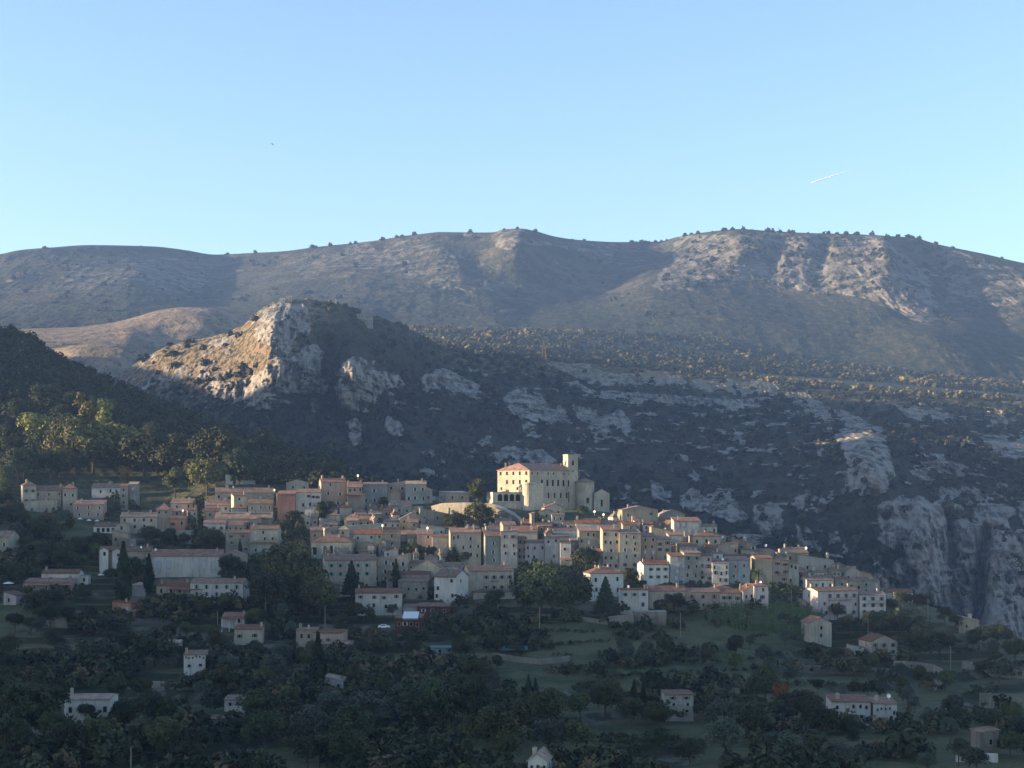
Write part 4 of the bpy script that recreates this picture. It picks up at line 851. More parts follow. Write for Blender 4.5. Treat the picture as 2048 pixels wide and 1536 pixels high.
B('house', 'greenish house with dark windows stacked on its narrow front', [K(1575,1598,1126,1170,'m',4,'teal','tiled',3,8,'3x2n',0,0)])
B('house', 'gabled skyline house with a pale peaked end wall and two windows', [K(1564,1618,1106,1128,'g',11,'cream','tilep',12,10,'1x3n',0,2)], lm='the skyline house with a peaked end', dishes=[(1612,1097)])
B('house', 'grey-white blind house with a sloping brown roof on the skyline', [K(1596,1668,1120,1150,'r',11,'grey','tile',3,10,'1x2n',0,1)])
B('house', 'beige-green house with a single black window', [K(1632,1690,1132,1156,'m',6,'teal','tile',3,9,'1x1n .4 .7 .2 .9',0,1)])
B('house', 'stone house with a big plain gable on the last rise', [K(1684,1724,1146,1166,'s',12,'beige','tilep',6,9,'1x2n',0,1)], lm='the stone gable on the last rise')
B('house', 'cream house with a ragged top wall at the end of the skyline', [K(1718,1742,1148,1166,'r',6,'ochre','tilep',3,8,'1x3n',0,0)])
B('house', 'wide low house with a red-brown roof and two tall dark windows', [K(1606,1668,1160,1180,'g',9,'white','tiled',9,9,'1x4n',0,1)])
B('house', 'pale green house with a tiny square window above the sunlit chimneys', [K(1668,1698,1158,1180,'g',4,'teal','tile',3,8,'1x1n',0,0)])
B('house', 'narrow beige house with a pair of tall dark windows', [K(1696,1724,1162,1186,'m',5,'beige','tiled',3,8,'1x2n',0,0)])
B('house', 'grey-green end house with one long slit window', [K(1722,1760,1162,1190,'m',7,'grey','tiled',3,9,'2x2x',0,1)])
B('house', 'beige house with small windows hidden behind the tenement with laundry', [K(1480,1516,1100,1120,'m',4,'beige','tiled',3,8,'1x3n',0,0)])
# front row, east
B('house', 'white country house under a red hip roof with a sunlit corner chimney', [K(1169,1247,1147,1192,'h',14,'white','tile',12,11,'2x3s',0,2)], lm='the red hip-roofed country house')
B('house', 'white house with green shutters and a red roof among the tenements', [K(1277,1339,1129,1165,'g',7,'white','tile',14,8,'2x3g .15 1 .1 .95',0,1)], lm='the white house with green shutters')
B('house', 'white cottage with light blue door and shutters at the start of the pink row', [K(1240,1297,1180,1220,'m',3,'white','tile',2,8,'1x3b 0 1 .6 .95;1x1b .6 1 0 .55',0,1)], lm='the cottage with light blue shutters', dishes=[(1257,1174)])
B('house', 'cream row house with dark brown shutters beside the round garden tree', [K(1296,1372,1182,1216,'g',10,'cream','tile',3,9,'2x3w',0,1)], lm='the cream row house')
B('house', 'pink row house with four dull red shutters', [K(1370,1440,1184,1218,'g',8,'pink','tile',3,9,'1x3r 0 1 .5 .95;1x3n 0 1 .02 .45',0,1)], lm='the pink row house')
B('house', 'cream row house with black shutters near the sunlit roof', [K(1438,1482,1186,1220,'g',8,'cream','tile',3,9,'1x3w 0 1 .5 .95;1x2x 0 1 .02 .45',0,0), K(1426,1466,1178,1190,'s',8,'beige','tile',3,8,None,7,0)])
B('house', 'white-balconied house with a roof slope ablaze in the sun', [K(1478,1508,1183,1222,'l',14,'lav','tile',10,9,'2x2n',0,2,bal=[(.5,.45,4.5)])], lm='the house with a blazing roof')
B('house', 'tall square end house of the pink row with two brown shutters', [K(1504,1537,1172,1224,'h',6,'lav','tile',6,8,'1x1w .3 .8 .4 .8;1x1n 0 1 .75 1',-1,1)], lm='the square end house of the row', dishes=[(1521,1166)])
B('apartment_house', 'large pink-white apartment house with balconies and a strip of blazing sun on its corner', [
  K(1613,1720,1182,1234,'g',8,'lav','tiled',20,11,'1x4g .2 1 .68 .95;1x5n .05 1 .38 .62;1x4g .1 1 .04 .3',0,4,bal=[(.35,.66,3.5),(.65,.66,6)]),
  K(1718,1772,1190,1232,'g',7,'lav','tiled',2,11,'3x3g',2,1,bal=[(.5,.62,5),(.85,.62,3)]), K(1600,1613,1204,1228,'r',6,'pink','tilep',10,5,'1x1n',3,0)], 'apartment house', lm='the pink-white apartment house')
B('house', 'long white bungalow with a red roof apart on the eastern spur', [K(1776,1828,1185,1196,'g',7,'white','tile',-4,8,'1x2n',0,0), K(1788,1803,1186,1200,'f',1,'white','conc',-4,4,None,-3,0)], lm='the bungalow on the spur')
B('house', 'sandy half-hidden house on the far end of the spur', [K(1918,1962,1242,1262,'r',10,'ochre','tilep',-6,8,'1x1n',0,1)], lm='the sandy house on the spur')
B('house', 'tall plain beige house with a peaked front below the apartment house', [K(1611,1664,1246,1282,'s',11,'cream','tile',10,10,'2x1n .35 .75',0,0)], lm='the plain beige house')
B('house', 'ochre-roofed villa with green shutters under the big dark trees', [K(1730,1796,1283,1312,'s',12,'cream','tile',10,11,'2x3g',0,0), K(1700,1728,1296,1310,'r',6,'white','tile',6,6,None,0,0)], 'villa', lm='the villa with an ochre roof')
B('bastion_wall', 'rounded pale stone retaining wall below the blue-shuttered cottage', [K(1268,1333,1224,1250,'f',0,'stone','conc',2,6,None,0,0)], 'wall', group=None, lm='the rounded retaining wall')
B('garden_wall', 'sloping rubble wall overgrown beside the rounded one', [K(1218,1268,1236,1252,'l',6,'stone','stone',2,4,None,0,0)], 'wall', group=None)
# --- scattered houses in the gardens
B('house', 'small red-roofed house with white window frames below the turquoise-shuttered one', [K(443,488,1234,1250,'m',9,'white','tile',3,7,'1x2x',0,1,ver=(1.6,2.4,4,0,1))], lm='the little veranda house')
B('house', 'peach single-storey house with two dark brown windows', [K(466,524,1259,1284,'m',9,'beige','tile',4,8,'1x2w',0,1)], lm='the peach single-storey house')
B('villa', 'wide salmon-beige villa with red roofs and a pillared terrace', [
  K(628,690,1266,1296,'m',7,'pink','tile',-6,9,'1x3w',0,0), K(592,632,1260,1284,'m',5,'pink','tile',-4,8,'1x2n',2,2), K(640,704,1288,1302,'m',6,'pink','tile',-6,6,None,-4,0,ver=(2.2,2.5,6,.1,1))], 'villa', lm='the wide salmon villa')
B('house', 'dark red timber house with a bright white awning roof', [K(790,846,1236,1262,'m',8,'red','tiled',-4,8,'1x4x',0,0), K(806,836,1236,1239,'m',11,'conc','whitecloth',-4,4,None,-3,0,found=.2)], lm='the dark red house')
B('house', 'brick red house under a long brown roof behind the white-awninged one', [K(834,901,1213,1228,'m',7,'red','tiled',-3,8,'1x3x',0,1), K(806,836,1214,1226,'m',6,'conc','tiled',-3,7,None,2,0)])
B('house', 'tall narrow grey-white house with tiny windows beneath its eaves', [K(362,410,1310,1352,'m',9,'white','tiled',6,9,'1x6n 0 1 .82 .98;1x2n 0 1 .4 .65',0,1)], lm='the tall narrow grey-white house')
B('house', 'little ruined beige house beside the tall narrow one', [K(334,360,1286,1302,'g',6,'beige','tilep',4,6,'1x1n',0,0)])
B('house', 'wide white house with a broad brown roof between two dark trees', [K(126,219,1399,1438,'g',11,'white','tilep',2,10,'1x4n',0,1)], lm='the wide white house')
B('house', 'peach two-storey tower house with a low brown annex roof', [K(445,487,1400,1436,'m',6,'cream','tiled',4,8,'1x2b .1 .9 .6 .95;1x2b .3 1 .1 .45',0,0), K(420,488,1438,1450,'m',7,'stone','tiled',2,5,'1x2n',-5,0)], lm='the peach tower house')
B('house', 'small pink-white house with a pale blue door right of the lone cypress', [K(648,692,1363,1384,'r',9,'lav','tilep',-6,8,'1x2b',0,0)], lm='the small house with a blue door')
B('house', 'white house cut by the bottom edge of the photo with blue-black shutters', [K(1056,1108,1522,1552,'s',14,'white','tilep',-10,9,'1x3n',0,1)], lm='the white house at the bottom edge')
B('house', 'square pale house with a flat brown roof and six small windows', [K(1328,1387,1390,1428,'m',7,'cream','tiled',3,9,'1x2g 0 1 .7 .98;1x2s 0 1 .38 .66;1x2n 0 1 .04 .3',0,0)], lm='the square pale house')
B('villa', 'large white villa with a long glazed balcony, blue blinds and red roofs at two levels', [
  K(1664,1745,1404,1442,'m',14,'white','tile',-3,10,'1x6n .05 .95 .55 .88;1x3b .1 .9 .05 .4',0,1), K(1748,1800,1408,1444,'m',13,'white','tile',-5,10,'1x5n .1 .95 .6 .85;1x1n .5 .9 .1 .45',-2,1), K(1796,1815,1436,1450,'f',0,'white','conc',-4,5,None,-3,0)], 'villa', lm='the large white villa', dishes=[(1778,1393)])
B('shed', 'small grey-roofed shed in the terraced gardens', [K(860,902,1296,1310,'m',2,'conc','turq',2,5,'1x1n',0,0)], 'shed', lm='the grey garden shed')
B('shed', 'tumbledown stone shed in the olive terraces', [K(1956,1998,1466,1500,'l',5,'stone','tilep',4,6,'1x1n',0,0)], 'shed', lm='the tumbledown shed')

# ------------------------------------------------------------------ the smaller houses packed between the others
def infill():
    g = random.Random(21); used = set(); made = 0
    top = [(426,1000),(640,985),(690,1012),(880,1030),(900,1052),(1050,1046),(1120,1044),(1180,1040),(1240,1024),(1400,1040),(1450,1078),(1560,1104),(1640,1112),(1740,1150),(1762,1176),(1600,1172),(1540,1160),(1460,1160),(1340,1160),(1250,1140),(1130,1120),(1100,1120),(1000,1130),(900,1130),(830,1150),(640,1130),(600,1110),(560,1100),(430,1100)]
    no = [(1150,1110,1260,1150),(880,1030,1030,1060),(1025,1125,1180,1240),(560,1060,640,1200),(400,1062,450,1110),(545,1010,600,1100),(890,1085,960,1140),(800,1090,860,1130)]
    walls = [('cream','cream'),('beige','beige'),('grey','grey'),('stone','rough stone'),('white','whitish'),('pink','pinkish'),('teal','greenish-grey'),('beige','sandy')]
    for _ in range(14000):
        if made >= 120: break
        w = g.uniform(14, 36); h = g.uniform(10, 26); u = g.uniform(430, 1750); v = g.uniform(1000, 1180)
        if not inpoly(np.array([u]), np.array([v]), top)[0] or not inpoly(np.array([u]), np.array([v-h]), top)[0]: continue
        if any(a < u+w/2 and u-w/2 < c and b_ < v < d_ for a, b_, c, d_ in no): continue
        u0, u1 = u-w/2, u+w/2; bad = False; cell = [(u0+(i+.5)*w/6, v-h+(j+.5)*h/6) for i in range(6) for j in range(6)]; vis = 36
        for (a, b_, t, bt, d) in HB:
            ov = min(u1, b_)-max(u0, a)
            if ov > 2 and abs(bt-v) < 7: bad = True; break
        if bad: continue
        front = [q for q in HB if q[3] > v]; vis = sum(1 for (x, y) in cell if not any(q[0] <= x <= q[1] and q[2] <= y <= q[3] for q in front))
        behind = [q for q in HB if q[3] <= v]; hid = sum(1 for (x, y) in cell if any(q[0] <= x <= q[1] and q[2] <= y <= q[3] for q in behind))
        if vis < 12 or hid > 26: continue
        wc, ww = g.choice(walls); rf = g.choice(['g','g','g','m','s','l','r','h']); tl = g.choice(['tile','tiled','tiled','tilep']); rn = {'tile': 'red-roofed', 'tiled': 'brown-roofed', 'tilep': 'pale-roofed'}[tl]
        sh = {'s': 'gabled ', 'l': 'lean-roofed ', 'r': 'lean-roofed ', 'h': 'hip-roofed '}.get(rf, '')
        cand = sorted(LM, key=lambda q: (q[0]-u)**2+((q[1]-v)*1.3)**2)[:8]; lab = None
        for q in cand:
            du, dv = u-q[0], v-q[1]; rel = ('just below' if dv > 0 else 'just above') if abs(dv) > abs(du)*.6 else ('right of' if du > 0 else 'left of')
            for far in ('', 'a little '):
                l_ = f'small {ww} {sh}{rn} house {far}{rel} {q[2]}'.replace('a little just', 'a little')
                if l_ not in used and len(l_.split()) <= 16: lab = l_; break
            if lab: break
        if not lab: continue
        used.add(lab); nr = 1 if h < 20 else 2; nc = 2 if w < 30 else 3
        B('house', lab, [K(u0, u1, v-h, v, rf, g.uniform(4, 8), wc, tl, g.choice([3, 5, 8, 12, 16]), g.uniform(6, 9), g.choice([f'{nr}x{nc}y', f'{nr}x{nc}x', f'{nr}x{nc-1}n', None]), 0, g.choice([0, 1, 1, 2]), found=5)])
        made += 1
    print('INFILL', made)
infill()
# --- up on the mountain
def HB2(name, label, u0, u1, ve, vb, d, roof, wall, tile, win=None, yaw=5, rh=3, cat='house', grp=None):
    uc = (u0+u1)/2
    if vb-ve < 9 and u0 > 500:                      # stands on the crest
        v = ve-14
        while hit([cliffs], uc, v) is None: v += 1
        ve, vb = v+3-(vb-ve)*1.2, v+3
    hs = [h_[1] for h_ in (hit([cliffs, lowhill], u_, vb) for u_ in np.linspace(u0-1, u1+1, 7)) if h_ is not None]
    if hs: d = sorted(hs)[len(hs)//2]-1
    return B(name, label, [K(u0,u1,ve,vb,roof,rh,wall,tile,yaw,12,win,0,0,found=7)], cat, group=grp, ddabs=d)
HB2('house', 'tiny sunlit house on the very top of the rocky peak', 558, 570, 602, 607, 1880, 'g', 'white', 'tilep', '1x2n')
HB2('house', 'little golden house just under the top of the rocky peak', 571, 583, 606, 613, 1865, 'g', 'gold', 'tilep', '1x2n')
HB2('chapel', 'tiny pale chapel on the shoulder right of the peak', 668, 673, 600, 608, 1920, 's', 'white', 'tilep', None, cat='chapel')
HB2('stone_building', 'long pale ruined building with rows of small windows on the peak\'s right shoulder', 700, 746, 628, 646, 1945, 'f', 'stone', 'conc', '2x9n', cat='building')
HB2('farmhouse', 'small sunlit yellow farmhouse on the dry plateau at the left', 113, 123, 684, 690, 2350, 'g', 'gold', 'tilep', None, cat='farmhouse')
HB2('farmhouse', 'dull pink farmhouse left of the sunlit yellow one', 75, 84, 681, 687, 2360, 'g', 'pink', 'tilep', None, cat='farmhouse')
# ------------------------------------------------------------------ the castle and its terrace
def castle():
    d = 728.0; U0, V0 = 1058, 1020
    org = P(U0, V0, d); root = empty('castle', org); tag(root, 'large golden castle with a sunlit west front and round apse crowning the village', 'castle')
    def L(u, v, dd=0): p = P(u, v, d+dd); return (p[0]-org[0], p[1]-org[1], p[2]-org[2])
    s = d/F
    # footprint: west front from A (995) to B (1058), long side from B to C (1152)
    A = L(995, 0, 13)[:2]; Bc = L(1059, 0, 0)[:2]; C = L(1153, 0, 27)[:2]; D = L(1090, 0, 36)[:2]
    zb = -8; zA = (HZ-943)/F*(d+13)-org[2]; zB = (HZ-938)/F*d-org[2]; ze = (zA+zB)/2
    b = MB(); ring = [A, Bc, C, D]; n = 4
    b.hexa([(x, y, zb) for x, y in ring]+[(x, y, ze) for x, y in ring])
    b.build('wall', M['gold'], root)
    cx = sum(p[0] for p in ring)/4; cy = sum(p[1] for p in ring)/4
    r = MB(); out = [(p[0]+(p[0]-cx)*.03, p[1]+(p[1]-cy)*.03) for p in ring]; rise = 3.7
    m1 = ((A[0]+Bc[0])/2*.78+cx*.22, (A[1]+Bc[1])/2*.78+cy*.22); m2 = ((C[0]+D[0])/2*.78+cx*.22, (C[1]+D[1])/2*.78+cy*.22)
    R1 = (*m1, ze+rise); R2 = (*m2, ze+rise); q = [(x, y, ze+.15) for x, y in out]; q0 = [(x, y, ze-.12) for x, y in out]
    r.face([q[0], q[1], R1]); r.face([q[1], q[2], R2, R1]); r.face([q[2], q[3], R2]); r.face([q[3], q[0], R1, R2])
    for i in range(4): j = (i+1) % 4; r.face([q0[i], q0[j], q[j], q[i]])
    r.face(q0[::-1]); rf = r.build('roof', M['tile'], root)
    for t, o_ in ((.15,.3),(.3,.2),(.42,.3),(.55,.25),(.62,.3),(.8,.2),(.1,.55),(.92,.3)):
        x = A[0]+(C[0]-A[0])*t; y = A[1]+(C[1]-A[1])*t+2; child('chimney', cached(('ch', 0), lambda: chimney_mesh(0)), rf, (x, y, ze+rise*.55))
    def face_win(P0, P1, rows, cols, z0, z1, w, h, skip=(), code='n'):
        th = math.atan2(P1[1]-P0[1], P1[0]-P0[0])
        for i in range(rows):
            for j in range(cols):
                if (i, j) in skip: continue
                t = (j+.5)/cols; z = z0+(z1-z0)*(i/(max(1, rows-1)) if rows > 1 else 0)
                add_window(root, (P0[0]+(P1[0]-P0[0])*t, P0[1]+(P1[1]-P0[1])*t, z), th, w, h, code)
    zv = lambda v, dd=4: (HZ-v)/F*(d+dd)-org[2]
    face_win(A, Bc, 1, 5, zv(950), zv(950), 1.2, 1.7, code='n'); face_win(A, Bc, 1, 5, zv(968), 0, 1.2, 2.0, ((0, 0),)); face_win(A, Bc, 1, 4, zv(980), 0, 1.0, 1.4, ((0, 1),))
    mid = lambda t: (Bc[0]+(C[0]-Bc[0])*t, Bc[1]+(C[1]-Bc[1])*t)
    face_win(Bc, C, 1, 9, zv(949, 8), 0, .8, 1.0, ((0, 2), (0, 5))); face_win(mid(.2), C, 1, 7, zv(972, 14), 0, 1.4, 3.0); face_win(mid(.2), mid(.85), 1, 5, zv(996, 10), 0, 1.1, 2.6)
    face_win(mid(.8), C, 1, 2, zv(1004, 16), 0, 2.2, 5.0)
    # slender round turret on the corner and the flat buttress block
    t = MB(); p = L(1057, 0, -3.2); rr = 12*s; z1 = zv(965, 0)
    t.lathe([(rr*1.12, zb-4), (rr*1.02, 0), (rr, z1-1.2), (rr*1.12, z1-.8), (rr*1.12, z1), (0, z1)], 20, 0, p[0], p[1]); t.build('turret', M['gold'], root)
    t = MB(); p0 = L(1064, 0, -1); p1 = L(1087, 0, 4); t.hexa([(p0[0], p0[1], zb), (p1[0], p1[1], zb), (p1[0]-1, p1[1]+6, zb), (p0[0]-1, p0[1]+6, zb)]+[(p0[0], p0[1], zv(968)), (p1[0], p1[1], zv(966)), (p1[0]-1, p1[1]+6, zv(966)), (p0[0]-1, p0[1]+6, zv(968))])
    t.build('buttress', M['gold'], root)
    # round apse tower and chapel gable
    t = MB(); p = L(1170, 0, 24); rr = 18.5*(d+24)/F; z1 = zv(964, 24)
    t.lathe([(rr, zb-8), (rr, z1)], 32, 0, p[0], p[1]); ap = t.build('apse', M['cream'], root)
    t = MB(); t.lathe([(rr+.4, z1-.1), (rr+.4, z1+.15), (.1, z1+2.0)], 32, 0, p[0], p[1]); t.build('roof', M['tiled'], ap)
    add_window(root, (p[0]+rr*.25, p[1]-rr*.985, zv(1006, 20)), .25, 1.2, 2.6, 'n')
    HB.append((973, 1222, 932, 1020, d))
    LM.append((1090, 1000, 'the castle', root))
    # bell tower (its own thing)
    bp = P(1141, 955, d+26); bt = empty('bell_tower', (bp[0], bp[1], bp[2]-22)); tag(bt, 'square stone bell tower rising behind the castle roof', 'bell tower')
    t = MB(); hw = 11.0*(d+26)/F; H = 22+(955-911)/F*(d+26); th = R(24)
    t.box(-hw, hw, -hw, hw, -2, H); t.box(-hw-.15, hw+.15, -hw-.15, hw+.15, H, H+.5)
    w_ = t.build('wall', M['gold'], bt); w_.rotation_euler = (0, 0, th)
    t = MB(); t.box(-hw-.18, hw+.18, -hw-.18, hw+.18, H-9.3, H-9.0); t.box(-hw-.18, hw+.18, -hw-.18, hw+.18, H-3, H-2.8); c = t.build('cornice', M['gold'], bt); c.rotation_euler = (0, 0, th)
    for a in range(4):
        an = th+a*math.pi/2; nx, ny = math.sin(an), -math.cos(an)
        t = MB(); pts = [(-.62, 0), (.62, 0)]+[(.62*math.cos(math.pi*i/6), 2.1+.62*math.sin(math.pi*i/6)) for i in range(7)]
        t.prism(pts, 'y', -.03, .2); o = t.build('bell_opening', M['glass'], bt); o.location = (nx*hw, ny*hw, H-5.0); o.rotation_euler = (0, 0, an)
    add_window(bt, (math.sin(th)*hw, -math.cos(th)*hw, H-8.2), th, .6, .8, 'n')
    t = MB(); t.tube([(0, 0, H+.5), (0, 0, H+3.2)], [.06, .03], 6); t.box(-.5, .5, -.03, .03, H+2.3, H+2.4); q = t.build('cross', M['iron'], bt); q.location = (-hw*.6, 0, 0)
castle()
B('chapel', 'small chapel with a pale pointed gable beside the round apse', [K(1188,1222,987,1020,'s',9,'cream','tile',-4,12,'1x1n .35 .65 .1 .8',0,0,sidewin=False,winsz=(.9,3.4))], 'chapel', ddabs=748, group=None)
B('arcade_building', 'terrace building with four round arches below the castle west front', [
  K(973,1050,985,1004,'f',0,'gold','conc',20,9,None,0,0,arches=(4,.13,.87,2.3,3.4,.4)), K(973,1054,1006,1030,'f',0,'gold','conc',20,8,None,-1.5,0)], 'arcade', ddabs=724, group=None, lm='the arcade under the castle')
B('annex', 'low building with a blindingly sunlit end wall on the castle terrace', [K(878,938,986,1006,'m',3,'gold','conc',34,6.5,'1x2n',0,0)], 'annex', ddabs=745, group=None, lm='the sunlit annex')
def terrace_wall():
    b = MB(); low = [1026,1032,1038,1040,1042,1044,1048,1052]; tops = [(862,1012),(885,1006),(930,1005),(965,1005),(990,1009),(1010,1016),(1030,1026),(1044,1038)]
    pts = [(u, v, ground_d(u, l)) for (u, v), l in zip(tops, low)]
    for (p, q, l0, l1) in zip(pts[:-1], pts[1:], low[:-1], low[1:]):
        a0 = P(*p); a1 = P(*q); c0 = P(p[0], l0+14, p[2]); c1 = P(q[0], l1+14, q[2])
        yb = 738; sx0 = yb/a0[1]; sx1 = yb/a1[1]
        b.hexa([(a0[0], a0[1], c0[2]), (a1[0], a1[1], c1[2]), (a1[0]*sx1, yb, c1[2]), (a0[0]*sx0, yb, c0[2]), a0, a1, (a1[0]*sx1, yb, a1[2]), (a0[0]*sx0, yb, a0[2])])
    o = b.build('terrace_wall', M['stone']); tag(o, 'tall curving stone wall holding the castle terrace above the trees', 'wall')
    b = MB()
    for (p, q) in zip(pts[4:-1], pts[5:]):
        a0 = P(p[0], p[1], p[2]-.3); a1 = P(q[0], q[1], q[2]-.3); b.hexa([(a0[0], a0[1]-2.2, a0[2]-1.6), (a1[0], a1[1]-2.2, a1[2]-1.6), (a1[0], a1[1], a1[2]-.1), (a0[0], a0[1], a0[2]-.1), (a0[0], a0[1]-2.2, a0[2]-1.3), (a1[0], a1[1]-2.2, a1[2]-1.3), (a1[0], a1[1], a1[2]+.2), (a0[0], a0[1], a0[2]+.2)])
    b.build('coping', M['conc'], o)
terrace_wall()
# ------------------------------------------------------------------ poles, walls, odd things
def pole(u, v0, v1, label, arm=True):
    d = ground_d(u, v1); p = P(u, v1, d); h = (v1-v0)/F*d
    b = MB(); b.tube([(0, 0, -1.5), (0, 0, h)], [.17, .11], 8)
    o = b.build('utility_pole', M['wood']); o.location = p; tag(o, label, 'utility pole', 'utility poles in the gardens')
    if arm:
        c = MB(); c.box(-.8, .8, -.06, .06, h-.9, h-.75)
        for x in (-.7, 0, .7): c.lathe([(.05, h-.75), (.07, h-.6), (.03, h-.5), (0, h-.5)], 6, 0, x, 0)
        c.build('crossarm', M['iron'], o)
for a in [(531,1192,1236,'pale pole at the edge of the great chestnut tree'), (650,1212,1262,'tall pale pole rising behind the wide salmon villa'),
          (1079,1214,1262,'pale pole below the porch with the arches'), (1361,1224,1276,'thin pole below the cream row house'),
          (468,1272,1302,'short pole left of the peach single-storey house'), (1583,1180,1216,'sunlit pole in front of the reed bed, beside the apartment house'),
          (1901,1292,1334,'thin pole left of the terraced walls in the east'), (262,1494,1545,'stout pale pole cut by the bottom edge'),
          (1736,1236,1276,'thin dark pole above the villa with an ochre roof'), (1856,1196,1236,'crooked pale pole beside the dark trees on the spur'), (435,1222,1246,'short pole beside the little veranda house')]:
    pole(*a, arm=a[0] in (650, 1079, 1736, 531))
def gwall(pts, h, label, mat_='stone', th=.6, name='stone_wall'):
    b = MB(); c = [P(u, v, ground_d(u, v)) for u, v in pts]; o0 = c[0]
    for p, q in zip(c[:-1], c[1:]):
        p = [p[i]-o0[i] for i in range(3)]; q = [q[i]-o0[i] for i in range(3)]
        b.hexa([(p[0], p[1], p[2]-2.5), (q[0], q[1], q[2]-2.5), (q[0], q[1]+th, q[2]-2.5), (p[0], p[1]+th, p[2]-2.5), (p[0], p[1], p[2]+h), (q[0], q[1], q[2]+h), (q[0], q[1]+th, q[2]+h), (p[0], p[1]+th, p[2]+h)])
    o = b.build(name, M[mat_]); o.location = o0; tag(o, label, 'wall', 'garden and terrace walls')
gwall([(1788,1334),(1830,1336),(1868,1342),(1886,1350)], 2.2, 'pale stone terrace wall right of the villa with an ochre roof')
gwall([(1886,1352),(1890,1362),(1868,1372)], 1.6, 'short return of terrace wall bending downhill')
gwall([(1400,1386),(1445,1388),(1480,1390)], 2.0, 'pale wall running right from the square pale house')
gwall([(985,1316),(1035,1324),(1080,1330),(1140,1322)], 1.8, 'curved pink-grey terrace wall below the turquoise tarpaulin')
gwall([(1925,1330),(1970,1338),(2012,1346),(2060,1352)], 1.6, 'long low wall in the eastern gardens')
gwall([(1570,1338),(1650,1338),(1720,1342),(1780,1344)], 1.2, 'low terrace wall across the gardens below the villa')
gwall([(1912,1512),(1960,1512),(1996,1514)], .7, 'low white wall near the tumbledown shed', 'white')
gwall([(300,1370),(345,1372)], 1.2, 'short pale wall between the dark trees')
gwall([(60,1248),(110,1244),(150,1250)], .8, 'thin pale wall below the low pink-roofed house')
gwall([(1060,1236),(1120,1238),(1180,1244),(1215,1250)], 1.6, 'grey field wall below the great garden tree')
gwall([(1960,1402),(2060,1406)], 2.4, 'high grey wall at the eastern edge')
def slab(u0, u1, v, dpx, label, mt, name, cat, hgt=.25, lift=1.0):
    d = ground_d((u0+u1)/2, v); p = P((u0+u1)/2, v, d); w = (u1-u0)/F*d/2
    b = MB(); b.hexa([(-w, 0, 0), (w, 0, 0), (w*.96, dpx, dpx*.12), (-w*.96, dpx, dpx*.12), (-w, 0, hgt), (w, 0, hgt), (w*.96, dpx, hgt+dpx*.12), (-w*.96, dpx, hgt+dpx*.12)])
    o = b.build(name, M[mt]); o.location = (p[0], p[1], p[2]+lift); tag(o, label, cat); return o
slab(1004,1056,1306,6,'long turquoise tarpaulin laid over a garden bed','turq','tarpaulin','tarpaulin',.3,.9)
slab(724,766,1404,9,'bright blue pool cover beside the terraced meadow','pool','pool_cover','pool cover',.3,.9)
def parasol(u, v, h, r, label):
    d = ground_d(u, v); p = P(u, v, d); o = empty('parasol', p); tag(o, label, 'parasol', 'white parasols on the terraces')
    b = MB(); b.lathe([(r, h-.5), (r*.5, h-.1), (.02, h+.15)], 12); b.lathe([(r, h-.5), (r, h-.65)], 12); b.build('canopy', M['whitecloth'], o)
    b = MB(); b.tube([(0, 0, -.5), (0, 0, h)], [.04, .04], 6); b.build('pole', M['galv'], o)
parasol(17, 1176, 2.4, 2.1, 'white parasol above the low pink-roofed house'); parasol(160, 1046, 2.4, 1.2, 'white parasol nearest the villa on the pink house terrace')
parasol(178, 1049, 2.4, 1.2, 'white parasol in the middle of the pink house terrace'); parasol(194, 1050, 2.4, 1.1, 'white parasol at the far end of the pink house terrace')
parasol(202, 1160, 2.6, 1.3, 'lone white parasol right of the white garage'); parasol(718, 1284, 2.3, 1.6, 'white parasol at the end of the salmon villa terrace')
def car(u, v, label, mt):
    d = ground_d(u, v); p = P(u, v, d); o = empty('parked_car', p, R(rnd.uniform(-10, 10))); tag(o, label, 'car', 'cars parked in the gardens')
    b = MB(); b.prism([(-2.1, .45), (2.1, .45), (2.15, .8), (1.9, 1.0), (1.1, 1.05), (.5, 1.5), (-1.2, 1.5), (-1.8, 1.05), (-2.1, .95)], 'y', -.85, .85); b.build('body', mt, o)
    for x in (-1.3, 1.3):
        for y in (-.75, .75):
            w = MB(); w.prism([(.33*math.cos(a*math.pi/6), .33+.33*math.sin(a*math.pi/6)) for a in range(12)], 'y', -.12, .12); q = w.build('wheel', M['iron'], o); q.location = (x, y, 0)
    b = MB(); b.prism([(-1.15, 1.08), (1.0, 1.08), (.48, 1.42), (-1.1, 1.42)], 'y', -.87, .87); b.build('window', M['glass'], o)
    o.location.z += .9
car(768, 1262, 'white car parked left of the dark red house', M['dish']); car(515, 1240, 'white car parked right of the little veranda house', M['dish']); car(1640, 1238, 'dark blue car under the apartment house', mat('blue car paint', (.02, .05, .16), .3, .5))
